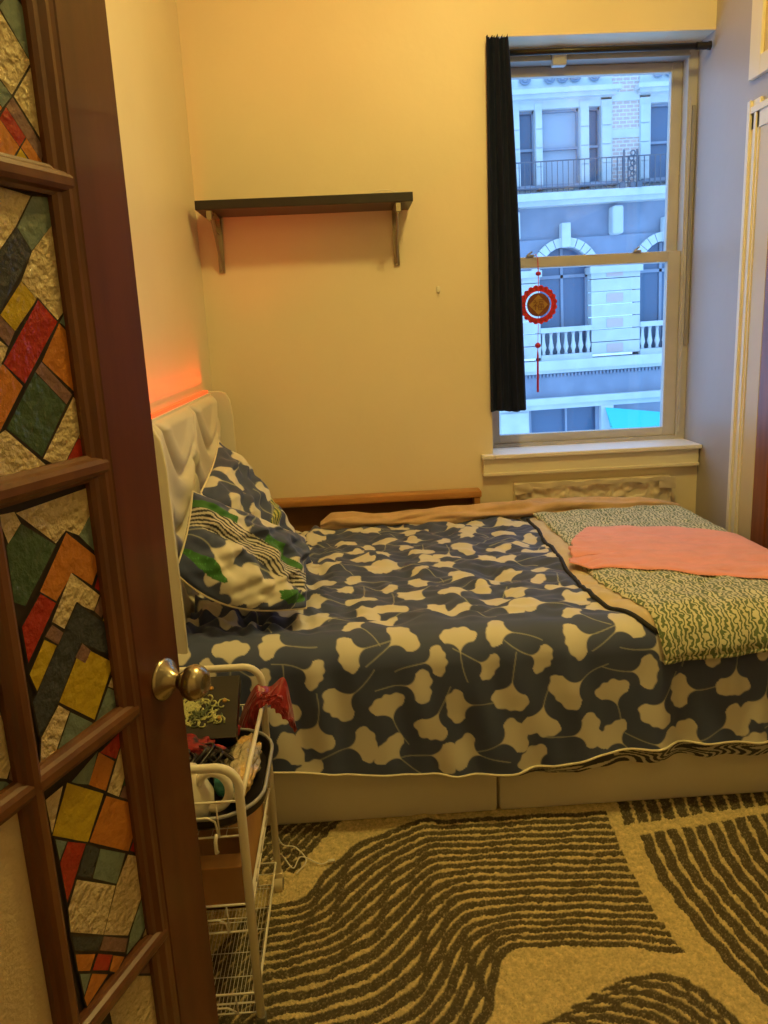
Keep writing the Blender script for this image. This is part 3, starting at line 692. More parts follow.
# ------------------------------------------------------------------ duvet surface
TH=.62; BF=1.33; RF=.10; BE=BF+RF*PI/2; AX=1.42; RA=.08
hx=np.array([-.6,-.27,.085,.30,.386,.55,.75,.994,1.2,1.9]); hz=np.array([.26,.232,.196,.180,.179,.195,.229,.238,.228,.225])
wn1=Noise(4.5,12,3); wn2=Noise(11,14,4); wn3=Noise(2.2,8,5); sf=Noise(5,8,8,1)
def surf(a,b_):
    """cloth coordinates (a along the bed, b across it) -> point and outward normal estimate"""
    a=np.asarray(a,float); b_=np.asarray(b_,float)
    topf=np.clip((BF+.03-b_)/.10,0,1); endf=np.clip((AX+.02-a)/.08,0,1)
    th=np.clip((b_-BF)/RF,0,PI/2); below=np.clip(b_-BE,0,None)
    Y=3.6-np.minimum(b_,BF)-RF*np.sin(th); z=TH-RF*(1-np.cos(th))-below
    tha=np.clip((a-AX)/RA,0,PI/2); bel=np.clip(a-AX-RA*PI/2,0,None)
    X=np.minimum(a,AX)+RA*np.sin(tha); z=z-RA*(1-np.cos(tha))-bel
    back=np.clip((.07-b_)/.07,0,1); z=z-.05*back**2
    w=(.009*wn1(a,b_)+.0048*wn2(a*.8,b_*1.4)+.007*wn3(a,b_))*topf*endf
    headf=np.clip((-.05-a)/.3,0,1); w+=headf*.014*wn2(a*1.2,b_)*topf
    q_=np.clip((a-.70)/.22,0,1); w=w*(1-.7*q_*q_*(3-2*q_))
    z=z+w
    s=np.clip((b_-BF)/.25,0,1)
    Y=Y-s*(.010*sf(a)+.007*wn1(a*1.6,b_*.5)+.006)
    Y=Y-.02*np.clip((b_-BE)/.3,0,1)
    return X,Y,z
aa=np.linspace(-.56,1.86,800); vv=np.linspace(0,1,640); Aq,Vq=np.meshgrid(aa,vv,indexing='ij')
hemz=np.interp(aa,hx,hz)+.0015*np.sin(aa*9); bmax=BE+(TH-RF-hemz); Bq=Vq*bmax[:,None]
X,Y,Z=surf(Aq,Bq); Z=np.maximum(Z,.03)
col=paint(Aq,2.01-Bq)
DUV=empty('duvet',(.45,2.9,.6),'blue duvet printed with cream ginkgo leaves spread over the bed','duvet')
grid_mesh('duvet_cover',np.stack([X,Y,Z],-1),M_print,DUV,col)
hem=[(float(X[i,-1]),float(Y[i,-1])-.003,float(Z[i,-1])) for i in range(0,650,6)]
MB().tube(hem,.0035,8).build('piping',M_pipe,DUV,smooth=True)
# reverse side of the duvet peeping out below the hem: black and cream zebra print
n=420; m=26; ar=np.linspace(.25,1.5,n); dep=.052*np.clip((ar-.30)/.42,0,1)**.8
Ar,Tr=np.meshgrid(ar,np.linspace(0,1,m),indexing='ij')
hz_r=np.interp(ar,hx,hz)+.0015*np.sin(ar*9)
Xr,Yr,Zr=surf(Ar,(BE+(TH-RF-hz_r))[:,None]+0*Tr)
Zr=hz_r[:,None]-Tr*dep[:,None]+0*Zr; Yr=Yr+.016*np.sin(Tr*PI/2)+.003*np.sin(Ar*60)*Tr
zn=Noise(7,6,21); f=np.sin(2*PI*(Ar*13+Tr*2.6*np.sin(Ar*6)+.9*zn(Ar,Tr*.12)))
cz=np.where(f[...,None]>.25,CREAM*.9,np.array([.03,.032,.045]))
grid_mesh('reverse_side',np.stack([Xr,Yr,Zr],-1),M_print,DUV,cz)
# ------------------------------------------------------------------ layers lying on the foot of the bed
def sheet(name,quad,off,m,n1=120,n2=120,parent=None,thick=.01,waves=0,rightcurve=None,nz=None):
    """quad: function (s,t)->(a,b); closed slab that follows the duvet surface at height off"""
    s,t=np.meshgrid(np.linspace(0,1,n1),np.linspace(0,1,n2),indexing='ij'); a,b_=quad(s,t)
    e=.002
    x0,y0,z0=surf(a,b_); xa,ya,za=surf(a+e,b_); xb,yb,zb=surf(a,b_+e)
    da=np.stack([xa-x0,ya-y0,za-z0],-1); db=np.stack([xb-x0,yb-y0,zb-z0],-1)
    N=np.cross(db,da); N/=np.linalg.norm(N,axis=-1)[...,None]+1e-9
    N=np.where(N[...,2:3]<-.2,-N,N)
    ed=np.minimum.reduce([s,1-s,t,1-t]); rnd=np.clip(ed/.03,0,1)**.5
    extra=waves*(nz(a,b_) if nz else 0)
    top=np.stack([x0,y0,z0],-1)+N*(off+thick*rnd+extra*np.clip(ed/.1,0,1))[...,None]
    bot=np.stack([x0,y0,z0],-1)+N*off
    lay=np.concatenate([top,bot[::-1]],0)
    lay=np.concatenate([lay,top[:1]],0)
    return grid_mesh(name,lay,m,parent,None),top
def quad4(p00,p10,p11,p01):
    def f(s,t):
        g=lambda i:(p00[i]*(1-s)+p10[i]*s)*(1-t)+(p01[i]*(1-s)+p11[i]*s)*t
        return g(0),g(1)
    return f
def coons(left,rx,b_top,b_bot):
    """left: list of (a,b) along the left edge; right edge straight at a=rx"""
    Lc=catmull(left,400)
    def f(s,t):
        i=np.clip(t*399,0,398.999); k=i.astype(int); fr=i-k
        la=Lc[k,0]*(1-fr)+Lc[k+1,0]*fr; lb=Lc[k,1]*(1-fr)+Lc[k+1,1]*fr
        ra=rx; rb=b_top+(b_bot-b_top)*t
        return la*(1-s)+ra*s, lb*(1-s)+rb*s
    return f
KH=empty('throw_blanket',(1.1,2.9,.63),'khaki fleece blanket with black edge under the green one','blanket')
kl=[(.775,.10),(.755,.55),(.738,.93),(.735,1.12),(.755,1.24),(.800,1.33),(.86,1.41),(.93,1.435)]
k_,ktop=sheet('fleece',coons(kl,1.49,.10,1.43),.006,M_khaki,60,160,KH,.010,.002,nz=wn2)
e=[tuple(float(q) for q in ktop[0,j]) for j in range(0,160,3)]; MB().tube([(x-.002,y,z-.002) for x,y,z in e],.0075,8).build('black_binding',M_darkpipe,KH,smooth=True)
gl=[(.800,.09),(.815,.35),(.815,.62),(.800,.85),(.795,1.02),(.815,1.20),(.850,1.34),(.862,1.42),(.872,1.50)]
GR=empty('plush_blanket',(1.15,2.9,.64),'green and cream zebra-striped plush blanket folded over the bed foot','blanket')
g_,gtop=sheet('plush',coons(gl,1.52,.07,1.46),.020,M_quilt,110,200,GR,.014,.003,nz=wn2)
e=[tuple(float(q) for q in gtop[i,-1]) for i in range(0,110,2)]; MB().tube([(x,y-.001,z) for x,y,z in e],.008,8).build('rolled_hem',M_quilt,GR,smooth=True)
pt=catmull([(.733,.915),(.80,.70),(.90,.50),(.99,.44),(1.289,.53),(1.43,.64),(1.66,.80)],300)
pb=catmull([(.733,.915),(.80,.965),(1.011,1.05),(1.15,1.12),(1.309,1.195),(1.45,1.27),(1.66,1.36)],300)
def pq(s,t):
    i=np.clip(s*299,0,298.999);k=i.astype(int);fr=(i-k)[...,None]
    T_=pt[k]*(1-fr)+pt[k+1]*fr; B_=pb[k]*(1-fr)+pb[k+1]*fr; R=T_*(1-t[...,None])+B_*t[...,None]; return R[...,0],R[...,1]
nzp=Noise(7,6,31)
o_,_=sheet('coral_towel',pq,.038,M_pink,160,110,None,.007,.0022,nz=lambda a,b_:nzp(a*.35,b_*1.6))
ground(o_); tag(o_,'coral pink towel spread flat across the zebra-striped blanket','towel')
# tan blanket rolled along the far edge
n=260;k=36; xs=np.linspace(-.17,1.50,n); th=np.linspace(0,2*PI,k)
prof_w=np.interp(xs,[-.17,-.10,.05,.3,.7,1.1,1.4,1.5],[.018,.055,.065,.055,.060,.058,.05,.012])
prof_h=np.interp(xs,[-.17,-.12,-.02,.15,.5,.9,1.3,1.5],[.016,.036,.042,.030,.036,.050,.045,.012])
XX,TT=np.meshgrid(xs,th,indexing='ij'); fo=Noise(3,6,41)
tw=1+.16*np.sin(TT*3+XX*7+2*fo(XX*.6,TT*.1))+.10*np.sin(TT*5-XX*11)+.05*np.sin(TT*9+XX*22)
cy=3.572+.012*np.sin(xs*4)-.02*(xs>9); cz=.614+prof_h*.62
tan=grid_mesh('rolled_blanket',np.stack([XX,cy[:,None]+prof_w[:,None]*np.cos(TT)*tw,np.maximum(cz[:,None]+prof_h[:,None]*np.sin(TT)*tw,.58)],-1),M_tan,None)
ground(tan); tag(tan,'tan fleece blanket bunched in a roll along the far edge of the bed','blanket')
# ------------------------------------------------------------------ pillows
def pillow(name,label,c00,c10,c11,c01,T,seed,colf,pipe=True,nu=150,nv=130,pinch=.05,sag=None):
    c=[np.array(q,float) for q in (c00,c10,c11,c01)]
    u,v=np.meshgrid(np.linspace(0,1,nu),np.linspace(0,1,nv),indexing='ij')
    # pull the edges in a little between the corners
    uu=u+pinch*(.5-u)*2*np.sin(PI*v)*np.abs(2*u-1)**2*.5; vv_=v+pinch*(.5-v)*2*np.sin(PI*u)*np.abs(2*v-1)**2*.5
    P=(c[0]*((1-uu)*(1-vv_))[...,None]+c[1]*(uu*(1-vv_))[...,None]+c[2]*(uu*vv_)[...,None]+c[3]*((1-uu)*vv_)[...,None])
    if sag: P=P+(np.sin(PI*u**.8)*v**2.5)[...,None]*np.array([0,-.6*sag,-sag])
    N=np.cross(c[1]-c[0],c[3]-c[0]); N/=np.linalg.norm(N)
    t=((1-np.abs(2*u-1)**2.4)*(1-np.abs(2*v-1)**2.4)); t=np.clip(t,0,1)**.5
    nz=Noise(3.0,10,seed); nz2=Noise(7,10,seed+1)
    wr=(.012*nz(u,v)+.006*nz2(u,v))*np.clip(t*1.5,0,1)
    F_=P-N*(T*t+wr)[...,None]; Bk=P+N*(T*.8*t)[...,None]
    root=empty(name,tuple(P.mean((0,1))),label,'pillow')
    lu=np.linalg.norm(c[1]-c[0]); lv=np.linalg.norm(c[3]-c[0])
    cf=colf(u,v,lu,lv)
    lay=np.concatenate([F_,Bk[::-1]],0); colr=np.concatenate([cf,colf(u,v,lu,lv)[::-1]],0)
    grid_mesh('pillowcase',lay,M_print,root,colr)
    if pipe:
        ring=[F_[i,0] for i in range(0,nu,3)]+[F_[-1,j] for j in range(0,nv,3)]+[F_[i,-1] for i in range(nu-1,-1,-3)]+[F_[0,j] for j in range(nv-1,-1,-3)]
        rg=[]; 
        for q in ring:
            if not rg or np.linalg.norm(q-rg[-1])>.002: rg.append(q)
        if np.linalg.norm(rg[0]-rg[-1])<.003: rg.pop()
        MB().tube([tuple(float(z) for z in q) for q in rg],.0035,8,closed=True).build('piping',M_pipe,root,smooth=True)
    return root
def col_back(u,v,lu,lv):
    c=paint(u*lu+.1,v*lv+.35,ms=.95)
    # yellow-green striped patch low on the pillow
    q=(v-.62)+.35*(u-.5); m=(np.abs(q)<.055)&(u>.25)&(u<.9); s=np.sin(2*PI*(u*26+v*14))
    c[m]=np.where(s[m][:,None]>0,np.array([.55,.52,.16]),np.array([.07,.12,.03])); return c
gnoise=Noise(1.3,6,77)
def col_front(u,v,lu,lv):
    c=paint(u*lu+.33,v*lv+.12,ms=1.25)
    w=.07*np.sin(u*5.5+.5)+.03*gnoise(u,v)
    q=v-(.36+.28*u)+w
    m=np.abs(q)<.12; s=np.sin(2*PI*(q*24+.8*np.sin(u*16)+.5*np.sin(v*12)))
    c[m]=np.where(s[m][:,None]>0,CREAM*.95,np.array([.035,.035,.045]))
    green=np.array([.035,.16,.03])
    m=(np.abs(q+.155)<.04)&(np.sin(u*11+.4)>-.35); c[m]=green
    leafs=[(.12,.80,.17,.07,.5),(.80,.88,.16,.07,.15),(.60,.40,.13,.07,.75)]
    for x,y,a,b_,r in leafs:
        p=(u-x)*math.cos(r)+(v-y)*math.sin(r); k=-(u-x)*math.sin(r)+(v-y)*math.cos(r)
        mm=((p/a)**2+(k/b_)**2*(1+1.5*np.abs(p/a)))<1; rib=np.abs(np.sin(p*60+np.abs(k)*40))<.12
        c[mm]=green; c[mm&rib]=green*1.9
    # large cream leaf group near the lower edge
    m=(((u-.48)/.20)**2+((v-.86)/.13)**2<1+.25*np.sin(np.arctan2(v-.86,u-.48)*7)); c[m]=CREAM
    return c
pillow('pillow','ginkgo-print pillow propped against the headboard with one corner up',(-.52,2.66,.985),(-.50,2.99,1.115),(-.175,2.84,.665),(-.36,2.52,.66),.085,5,col_back)
pillow('pillow','front pillow with a zebra-stripe band and green leaves, leaning on another pillow',(-.50,2.43,1.035),(-.185,2.70,.80),(-.170,2.31,.680),(-.545,2.29,.825),.085,9,col_front,sag=.055)
# ================================================================== THINGS ON THE BACK WALL
SH=empty('wall_shelf',(-.15,3.75,1.75),'long black shelf on two metal brackets on the yellow wall','shelf')
MB().box(-.594,.302,3.50,3.748,2.000,2.037,bev=.002).build('board',M_black,SH)
for x in (-.540,.240):
    b=MB(); b.box(x-.013,x+.013,3.53,3.745,1.992,1.999,bev=.001).box(x-.013,x+.013,3.738,3.747,1.765,1.999,bev=.001)
    b.tube([(x,3.545,1.99),(x,3.60,1.945),(x,3.70,1.84),(x,3.738,1.775)],.006,8)
    b.tube([(x,3.60,1.99),(x,3.66,1.93),(x,3.74,1.93)],.004,8)
    br=b.build('bracket',M_steel,SH,auto=40)
    MB().box(x-.011,x+.011,3.505,3.53,1.962,1.999,bev=.002).lathe([(0,.006),(.006,.006)],(x,3.52,1.958),(0,0,1),10).build('clip',M_brass,br)
    MB().lathe([(0,.008),(.004,.006)],(x,3.737,1.772),(0,-1,0),10).build('screw',M_brass,br)
cb=MB().tube([tuple(q) for q in catmull([(.07,3.60,2.042),(.12,3.56,2.043),(.18,3.55,2.056),(.24,3.58,2.050),(.27,3.62,2.042)],30)],.002,6)
o=ground(cb.build('cable',M_cable,smooth=True)); tag(o,'thin pale cable lying on top of the black shelf','cable')
hk=MB().box(.415,.432,3.742,3.75,1.640,1.668,bev=.003).tube([(.4235,3.745,1.645),(.4235,3.732,1.640),(.428,3.726,1.646)],.003,8)
o=ground(hk.build('wall_hook',M_trim,smooth=True)); tag(o,'tiny adhesive hook on the bare wall between shelf and window','hook')
# low oak bookcase between bed and wall
BC=empty('low_bookcase',(.07,3.69,0),'low orange oak bookcase squeezed between the bed and the back wall','bookcase')
MB().box(-.45,.590,3.655,3.745,.698,.730,bev=.007).build('top_board',M_oak,BC,auto=40)
for x0,x1 in ((-.445,-.42),(.555,.583)): MB().box(x0,x1,3.662,3.742,0,.698,bev=.002).build('side_panel',M_oak,BC)
MB().box(-.42,.555,3.728,3.742,.02,.698).build('back_panel',M_oak_d,BC)
for z in (.08,.38): MB().box(-.42,.555,3.668,3.728,z,z+.018).build('shelf',M_oak,BC)
# wrapped heater under the window
n,m=150,50; xs=np.linspace(.755,1.515,n); zs=np.linspace(.40,.742,m); XH,ZH=np.meshgrid(xs,zs,indexing='ij')
cr=Noise(9,12,51); cr2=Noise(22,14,52)
fold=np.abs(((XH*9+ZH*16+.6*cr(XH,ZH))%1)-.5)
yh=3.692-.005*cr(XH,ZH)-.003*cr2(XH,ZH)+.014*fold*np.clip((.735-ZH)/.05,0,1)
ee=np.minimum.reduce([XH-.755,1.515-XH,.742-ZH,ZH*0+1]); yh=np.where(ee<.004,3.748,yh)
HT=empty('wall_heater',(1.135,3.72,.40),'radiator under the window wrapped in crumpled beige paper','heater')
grid_mesh('paper_wrap',np.stack([XH,np.minimum(yh,3.749),ZH],-1),M_crump,HT)
for x0,x1,z0,z1 in ((.750,.835,.700,.748),(1.44,1.52,.690,.746),(.80,1.46,.728,.748)):
    q=Noise(14,6,int(x0*100)); xt=np.linspace(x0,x1,40); zt=np.linspace(z0,z1,12); A1,A2=np.meshgrid(xt,zt,indexing='ij')
    grid_mesh('tape',np.stack([A1,3.674+.003*q(A1,A2),A2+.004*np.sin(A1*40)],-1),M_tape,HT)
MB().box(.77,1.50,3.70,3.748,.40,.735,bev=.01).build('casing',M_crump,HT)
# curtain rod and curtain
RD=empty('curtain_rod',(1.16,3.765,2.62),'black tension rod across the top of the window recess','curtain rod')
MB().tube([(.668,3.765,2.622),(1.60,3.765,2.622)],.0135,14).build('pole',M_rod,RD,smooth=True)
MB().lathe([(0,.0155),(.05,.0155),(.052,.018),(.062,.0185)],(1.578,3.765,2.622),(1,0,0),16).build('end_cap',M_rod,RD,auto=40)
n,m=150,90; s=np.linspace(0,1,n); z=np.linspace(1.088,2.676,m); Sx,Zx=np.meshgrid(s,z,indexing='ij')
d=(2.676-Zx)/1.588; x0=.655-.004*d; x1=.750+.070*d**.8
ph=Sx*2*PI*4.5; XC=x0+(x1-x0)*(Sx+.015*np.sin(ph*2)); YC=3.729-.013*np.sin(ph)*(.75+.35*d)-.006*np.sin(ph*.5+Zx*3)
ruf=np.clip((Zx-2.64)/.028,0,1); YC+=ruf*.004*np.sin(Sx*60); ZC=Zx+ruf*.005*np.sin(Sx*55)+.004*np.sin(Sx*7)*np.clip((1.2-Zx)/.1,0,1)
lay=np.concatenate([np.stack([XC,YC,ZC],-1),np.stack([XC,YC+.003,ZC],-1)[::-1]],0)
o=ground(grid_mesh('curtain',lay,M_curtain,None)); tag(o,'narrow pleated black curtain gathered at the left side of the window','curtain')
# red paper pendant
PN=empty('lucky_pendant',(.913,3.885,1.15),'red scalloped Chinese good-luck pendant with tassel hanging in the window','ornament')
px,py,pz=.913,3.885,1.568
MB().tube([(px-.002,3.933,1.800),(px-.002,3.925,1.80),(px-.001,3.89,1.78),(px,py,1.72),(px,py,pz+.085)],.0022,6).build('cord',M_red,PN)
ring=[]; N_=20
outer=[((.083+.008*abs(math.sin(a*N_/2)))*math.cos(a),(.083+.008*abs(math.sin(a*N_/2)))*math.sin(a)) for a in np.linspace(0,2*PI,240,endpoint=False)]
def annulus(name,out,rin,y0,y1,m,par):
    k=len(out); inn=[(rin*math.cos(a),rin*math.sin(a)) for a in np.linspace(0,2*PI,k,endpoint=False)]
    vs=[(px+x,y,pz+z) for y in (y0,y1) for x,z in out]+[(px+x,y,pz+z) for y in (y0,y1) for x,z in inn]; fs=[]
    for i in range(k):
        j=(i+1)%k; fs+=[(i,j,k+j,k+i),(2*k+i,3*k+i,3*k+j,2*k+j),(i,2*k+i,2*k+j,j),(k+i,k+j,3*k+j,3*k+i)]
    return MB().add(vs,fs).build(name,m,par)
rg=annulus('scalloped_ring',outer,.062,py-.003,py+.003,M_red,PN)
b=MB()
for i in range(20):
    a=2*PI*(i+.5)/20; c_=(px+.077*math.cos(a),py-.004,pz+.077*math.sin(a)); b.tube([(c_[0]+.005*math.cos(q),c_[1],c_[2]+.005*math.sin(q)) for q in np.linspace(0,2*PI,8,endpoint=False)],.0009,4,closed=True)
b.build('ring_pattern',M_brownred,rg)
dk=MB().lathe([(0,.054),(.005,.054)],(px,py+.0025,pz),(0,-1,0),48)
for a in (0,PI/2,PI,3*PI/2): dk.tube([(px+.052*math.cos(a),py,pz+.052*math.sin(a)),(px+.064*math.cos(a),py,pz+.064*math.sin(a))],.0016,6)
dk=dk.build('disc',M_brownred,PN)
sq=[(0,.046),(.046,0),(0,-.046),(-.046,0)]
MB().prism(sq,py-.0045,py-.003,lambda a,b_,d_:(px+a,d_,pz+b_)).build('gold_lozenge',M_gold,dk)
# the character (fu) as strokes, 60 mm square field scaled down
st=[[(-18,20),(-12,14)],[(-22,10),(-6,10),(-22,-8)],[(-14,2),(-14,-22)],[(-12,0),(-5,-7)],[(0,21),(22,21)],[(3,14),(19,14),(19,6),(3,6),(3,14)],[(0,0),(22,0),(22,-21),(0,-21),(0,0)],[(11,0),(11,-21)],[(0,-10),(22,-10)]]
b=MB()
for q in st: b.tube([(px+x*.0011,py-.006,pz+y*.0011) for x,y in q],.0016,6)
b.build('character',M_brownred,dk)
MB().lathe([(0,.004),(.004,.012),(.010,.013),(.016,.012),(.02,.004)],(px,py,1.700),(0,0,1),14).build('bead',M_red,PN,smooth=True)
MB().lathe([(0,.004),(.006,.012),(.014,.015),(.022,.012),(.028,.004)],(px-.003,py,1.365),(0,0,1),14).build('bead',M_red,PN,smooth=True)
MB().tube([(px,py,pz-.085),(px-.003,py,1.39)],.0014,6).build('cord',M_red,PN)
b=MB()
for i in range(40):
    a=random.uniform(0,2*PI); r=random.uniform(0,.0045); b.tube([(px-.003,py,1.368),(px-.003+r*math.cos(a),py+r*math.sin(a),1.33),(px-.003+1.3*r*math.cos(a),py+1.3*r*math.sin(a),1.155+random.uniform(0,.01))],.0011,4)
b.build('tassel',M_red,PN)
# ================================================================== WIRE TROLLEY
CX0,CX1,CY0,CY1=-.575,-.270,1.470,1.930
CT=empty('wire_trolley',((CX0+CX1)/2,1.70,0),'white three-tier wire trolley on casters between door and bed','trolley')
def uframe(y,zt):
    r=.045; pts=[(CX0,y,.045)]
    pts+=[(CX0,y,zt-r)]+[(CX0+r-r*math.cos(a),y,zt-r+r*math.sin(a)) for a in np.linspace(.2,PI/2,6)]
    pts+=[(CX1-r+r*math.sin(a),y,zt-r+r*math.cos(a)) for a in np.linspace(0,PI/2-.2,6)]+[(CX1,y,zt-r),(CX1,y,.045)]
    return MB().tube(pts,.0095,14).build('end_frame',M_cart,CT,smooth=True)
uframe(CY0,.650); uframe(CY1,.665)
for x in (CX0,CX1):
    MB().box(x-.011,x+.011,CY0-.011,CY0+.011,.012,.05,bev=.003).build('rubber_foot',M_rubber,CT)
    for y in (CY1,):
        c=MB().box(x-.012,x+.012,y-.012,y+.012,.036,.06,bev=.004).tube([(x-.011,y-.004,.024),(x+.011,y-.004,.024)],.0235,20)
        c=c.build('caster',M_wheel,CT,auto=40); MB().tube([(x-.0125,y-.004,.024),(x+.0125,y-.004,.024)],.017,20).build('wheel_hub',M_rubber,c,auto=40)
def basket(zr,zf,dens=.022,sides=True):
    b=MB(); x0,x1,y0,y1=CX0+.004,CX1-.003,CY0+.012,CY1-.012; g=.010
    loop=lambda z,o:[(x0+o,y0+o,z),(x1-o,y0+o,z),(x1-o,y1-o,z),(x0+o,y1-o,z)]
    b.tube(loop(zr,0)+[loop(zr,0)[0]],.0032,8); b.tube(loop(zf,g)+[loop(zf,g)[0]],.0026,8); sides and b.tube(loop((zr+zf)/2,g/2)+[loop((zr+zf)/2,g/2)[0]],.0014,6)
    for x in np.arange(x0+.02,x1-.01,dens): b.tube([(x,y0+g,zf),(x,y1-g,zf)],.0007,4)
    for y in np.arange(y0+.04,y1-.01,.075): b.tube([(x0+g,y,zf-.001),(x1-g,y,zf-.001)],.0011,5)
    for y in (y0,y1):
        s=1 if y==y0 else -1
        for x in (x0+.05,(x0+x1)/2,x1-.05): b.tube([(x,y,zr),(x,y+s*g,zf)],.0018,6)
        b.tube([(x0+.09,y,zr-.035),(x1-.07,y,zr-.035),(x1-.055,y,zr-.045),(x1-.052,y+s*g,zf)],.0024,6)
    for x in (x0,x1):
        s=1 if x==x0 else -1
        for y in (np.linspace(y0+.06,y1-.06,4) if sides else ()): b.tube([(x,y,zr),(x+s*g,y,zf)],.0016,6)
    return b.build('basket',M_cart,CT,smooth=True)
basket(.565,.478,.03,False); basket(.320,.245,.026); basket(.095,.035,.009)
for x in (CX1,CX0):
    MB().tube([(x,CY0+.01,.568),(x,CY1-.01,.568)],.0055,10).build('side_rail',M_cart,CT,smooth=True)
b=MB().tube([(CX1-.055,CY0-.002,.50),(CX1-.055,CY0-.016,.492),(CX1-.055,CY0-.017,.468),(CX1-.055,CY0-.006,.462)],.004,8)
o=ground(b.build('plastic_hook',M_cart,smooth=True)); tag(o,'small white hook on the near end of the trolley basket','hook')
# --- things on the top tier
def rrect(x0,x1,y0,y1,r,n=8):
    out=[]
    for cx,cy,a0 in ((x1-r,y1-r,0),(x0+r,y1-r,PI/2),(x0+r,y0+r,PI),(x1-r,y0+r,1.5*PI)):
        for i in range(n+1): a=a0+PI/2*i/n; out.append((cx+r*math.cos(a),cy+r*math.sin(a)))
    return out
TR=empty('serving_tray',(-.40,1.69,.483),'dark oval tray with grey rim on the top tier of the trolley','tray')
ol=rrect(-.545,-.236,1.492,1.875,.11); b=MB(); k=len(ol); cx,cy=-.390,1.685
lv=[(.90,.483),(1.0,.500),(1.0,.520),(.97,.520),(.90,.489),(0.01,.488)]
vs=[(cx+(x-cx)*s,cy+(y-cy)*s,z) for s,z in lv for x,y in ol]; fs=[(i*k+j,i*k+(j+1)%k,(i+1)*k+(j+1)%k,(i+1)*k+j) for i in range(len(lv)-1) for j in range(k)]+[tuple(range(k))]
b.add(vs,fs).build('tray_body',M_dark_in,TR,auto=40)
MB().tube([(x,y,.521) for x,y in ol],.0042,8,closed=True).build('rim',M_greyrim,TR,smooth=True)
def blob(name,label,cat,c,r,m,seed,amp=.2,freq=1.2,n=70,flat=0,group=None):
    u=np.linspace(0,2*PI,n); v=np.linspace(.001,PI-.001,n//2); U,V=np.meshgrid(u,v,indexing='ij')
    d=np.stack([np.cos(U)*np.sin(V),np.sin(U)*np.sin(V),np.cos(V)],-1); q=Noise(freq*.5,14,seed,3); q2=Noise(freq*1.4,14,seed+3,3)
    s=1+amp*q(d[...,0],d[...,1],d[...,2])*.6+amp*.4*q2(d[...,0],d[...,1],d[...,2])
    P=np.array(c)+d*s[...,None]*np.array(r); P[...,2]=np.maximum(P[...,2],c[2]-r[2]*.8)
    o=grid_mesh(name,P,m,None); ground(o)
    if label: tag(o,label,cat,group)
    return o
blob('wrapped_package','crinkled clear-wrapped package in the tray, right side','package',(-.300,1.70,.520),(.040,.125,.030),M_wrap,61,.20,2.2)
# white ceramic teapot-like bowl with a ring handle and teal inside
BW=empty('ceramic_jug',(-.345,1.535,.49),'white ceramic jug with a ring handle at the near end of the trolley','jug')
pr=[(0,.028),(.004,.034),(.03,.046),(.06,.047),(.085,.036),(.105,.030),(.122,.020),(.128,.004)]
MB().lathe(pr,(-.385,1.545,.49),(0,0,1),32).build('body',M_ceram,BW,smooth=True)
MB().tube([(-.335+.034*math.cos(a),1.528,.565+.042*math.sin(a)) for a in np.linspace(0,2*PI,24,endpoint=False)],.0095,12,closed=True).build('handle',M_ceram,BW,smooth=True)
o=blob('sponge_cloth','teal cloth crumpled behind the jug handle','cloth',(-.318,1.575,.548),(.022,.02,.03),M_teal,71,.15)
# ornate embroidered box propped on the trolley
def obox(b,c,ux,uy,un,w,h,t,mi=0,off=0):
    c=Vector(c);ux=Vector(ux).normalized();uy=Vector(uy).normalized();un=Vector(un).normalized()
    vs=[c+ux*(i*w/2)+uy*(j*h/2)+un*(off+k*t) for i in (-1,1) for j in (-1,1) for k in (0,1)]
    return b.add(vs,[(0,1,3,2),(4,6,7,5),(0,4,5,1),(2,3,7,6),(0,2,6,4),(1,5,7,3)],mi)
EM=empty('embroidered_box',(-.43,1.86,.56),'black box with olive floral embroidery propped at the far end of the trolley','box')
c0=(-.435,1.835,.592); ux=(1,.0,.0); uy=(0,.80,.60); un=(0,-.60,.80)
obox(MB(),c0,ux,uy,un,.235,.165,.028).build('lid',M_dark_in,EM)
obox(MB(),c0,ux,uy,un,.225,.155,.030,off=-.031).build('box_body',M_dark_in,EM)
b=MB(); rr=random.Random(4)
cc=Vector(c0);uxv=Vector(ux).normalized();uyv=Vector(uy).normalized();unv=Vector(un).normalized()
for i in range(70):
    a=rr.uniform(0,2*PI); R=rr.uniform(.0,.066); x0_=R*math.cos(a)*1.45; y0_=R*math.sin(a)*.95; r0=rr.uniform(.010,.020); a0=rr.uniform(0,6)
    pts=[cc+uxv*(x0_+r0*(1-k/9)*math.cos(a0+k*.75))+uyv*(y0_+r0*(1-k/9)*math.sin(a0+k*.75))+unv*.0295 for k in range(8)]
    b.tube(pts,.0023,5)
b.build('embroidery',M_emb,EM,smooth=True)
for x,y in ((.085,.015),(.075,-.03),(-.08,-.055),(.05,.05)): MB().lathe([(0,.006),(.003,.004)],cc+uxv*x+uyv*y+unv*.029,unv,8).build('sequin',M_gold,EM)
# red / black cloths, cords
blob('red_pouch','red and black pouch below the embroidered box','pouch',(-.43,1.725,.548),(.085,.045,.030),M_redband,83,.25,1.4)
blob('red_purse','small red purse beside the wrapped package','purse',(-.345,1.80,.560),(.028,.03,.024),M_redband,87,.2,1.4)
b=MB(); rr=random.Random(12)
for i in range(9):
    x=-.49+i*.013; pts=catmull([(x,1.64+rr.uniform(-.03,.03),.535),(x+.05,1.67+rr.uniform(-.03,.04),.565+rr.uniform(-.01,.02)),(x+.02,1.72,.560),(x+.08,1.70+rr.uniform(-.05,.05),.545),(x+.10,1.62,.53)],24)
    b.tube([tuple(float(v) for v in q) for q in pts],.0035,6)
o=ground(b.build('black_cords',M_dark_in,smooth=True)); tag(o,'tangle of black cords in the middle of the trolley tray','cords')
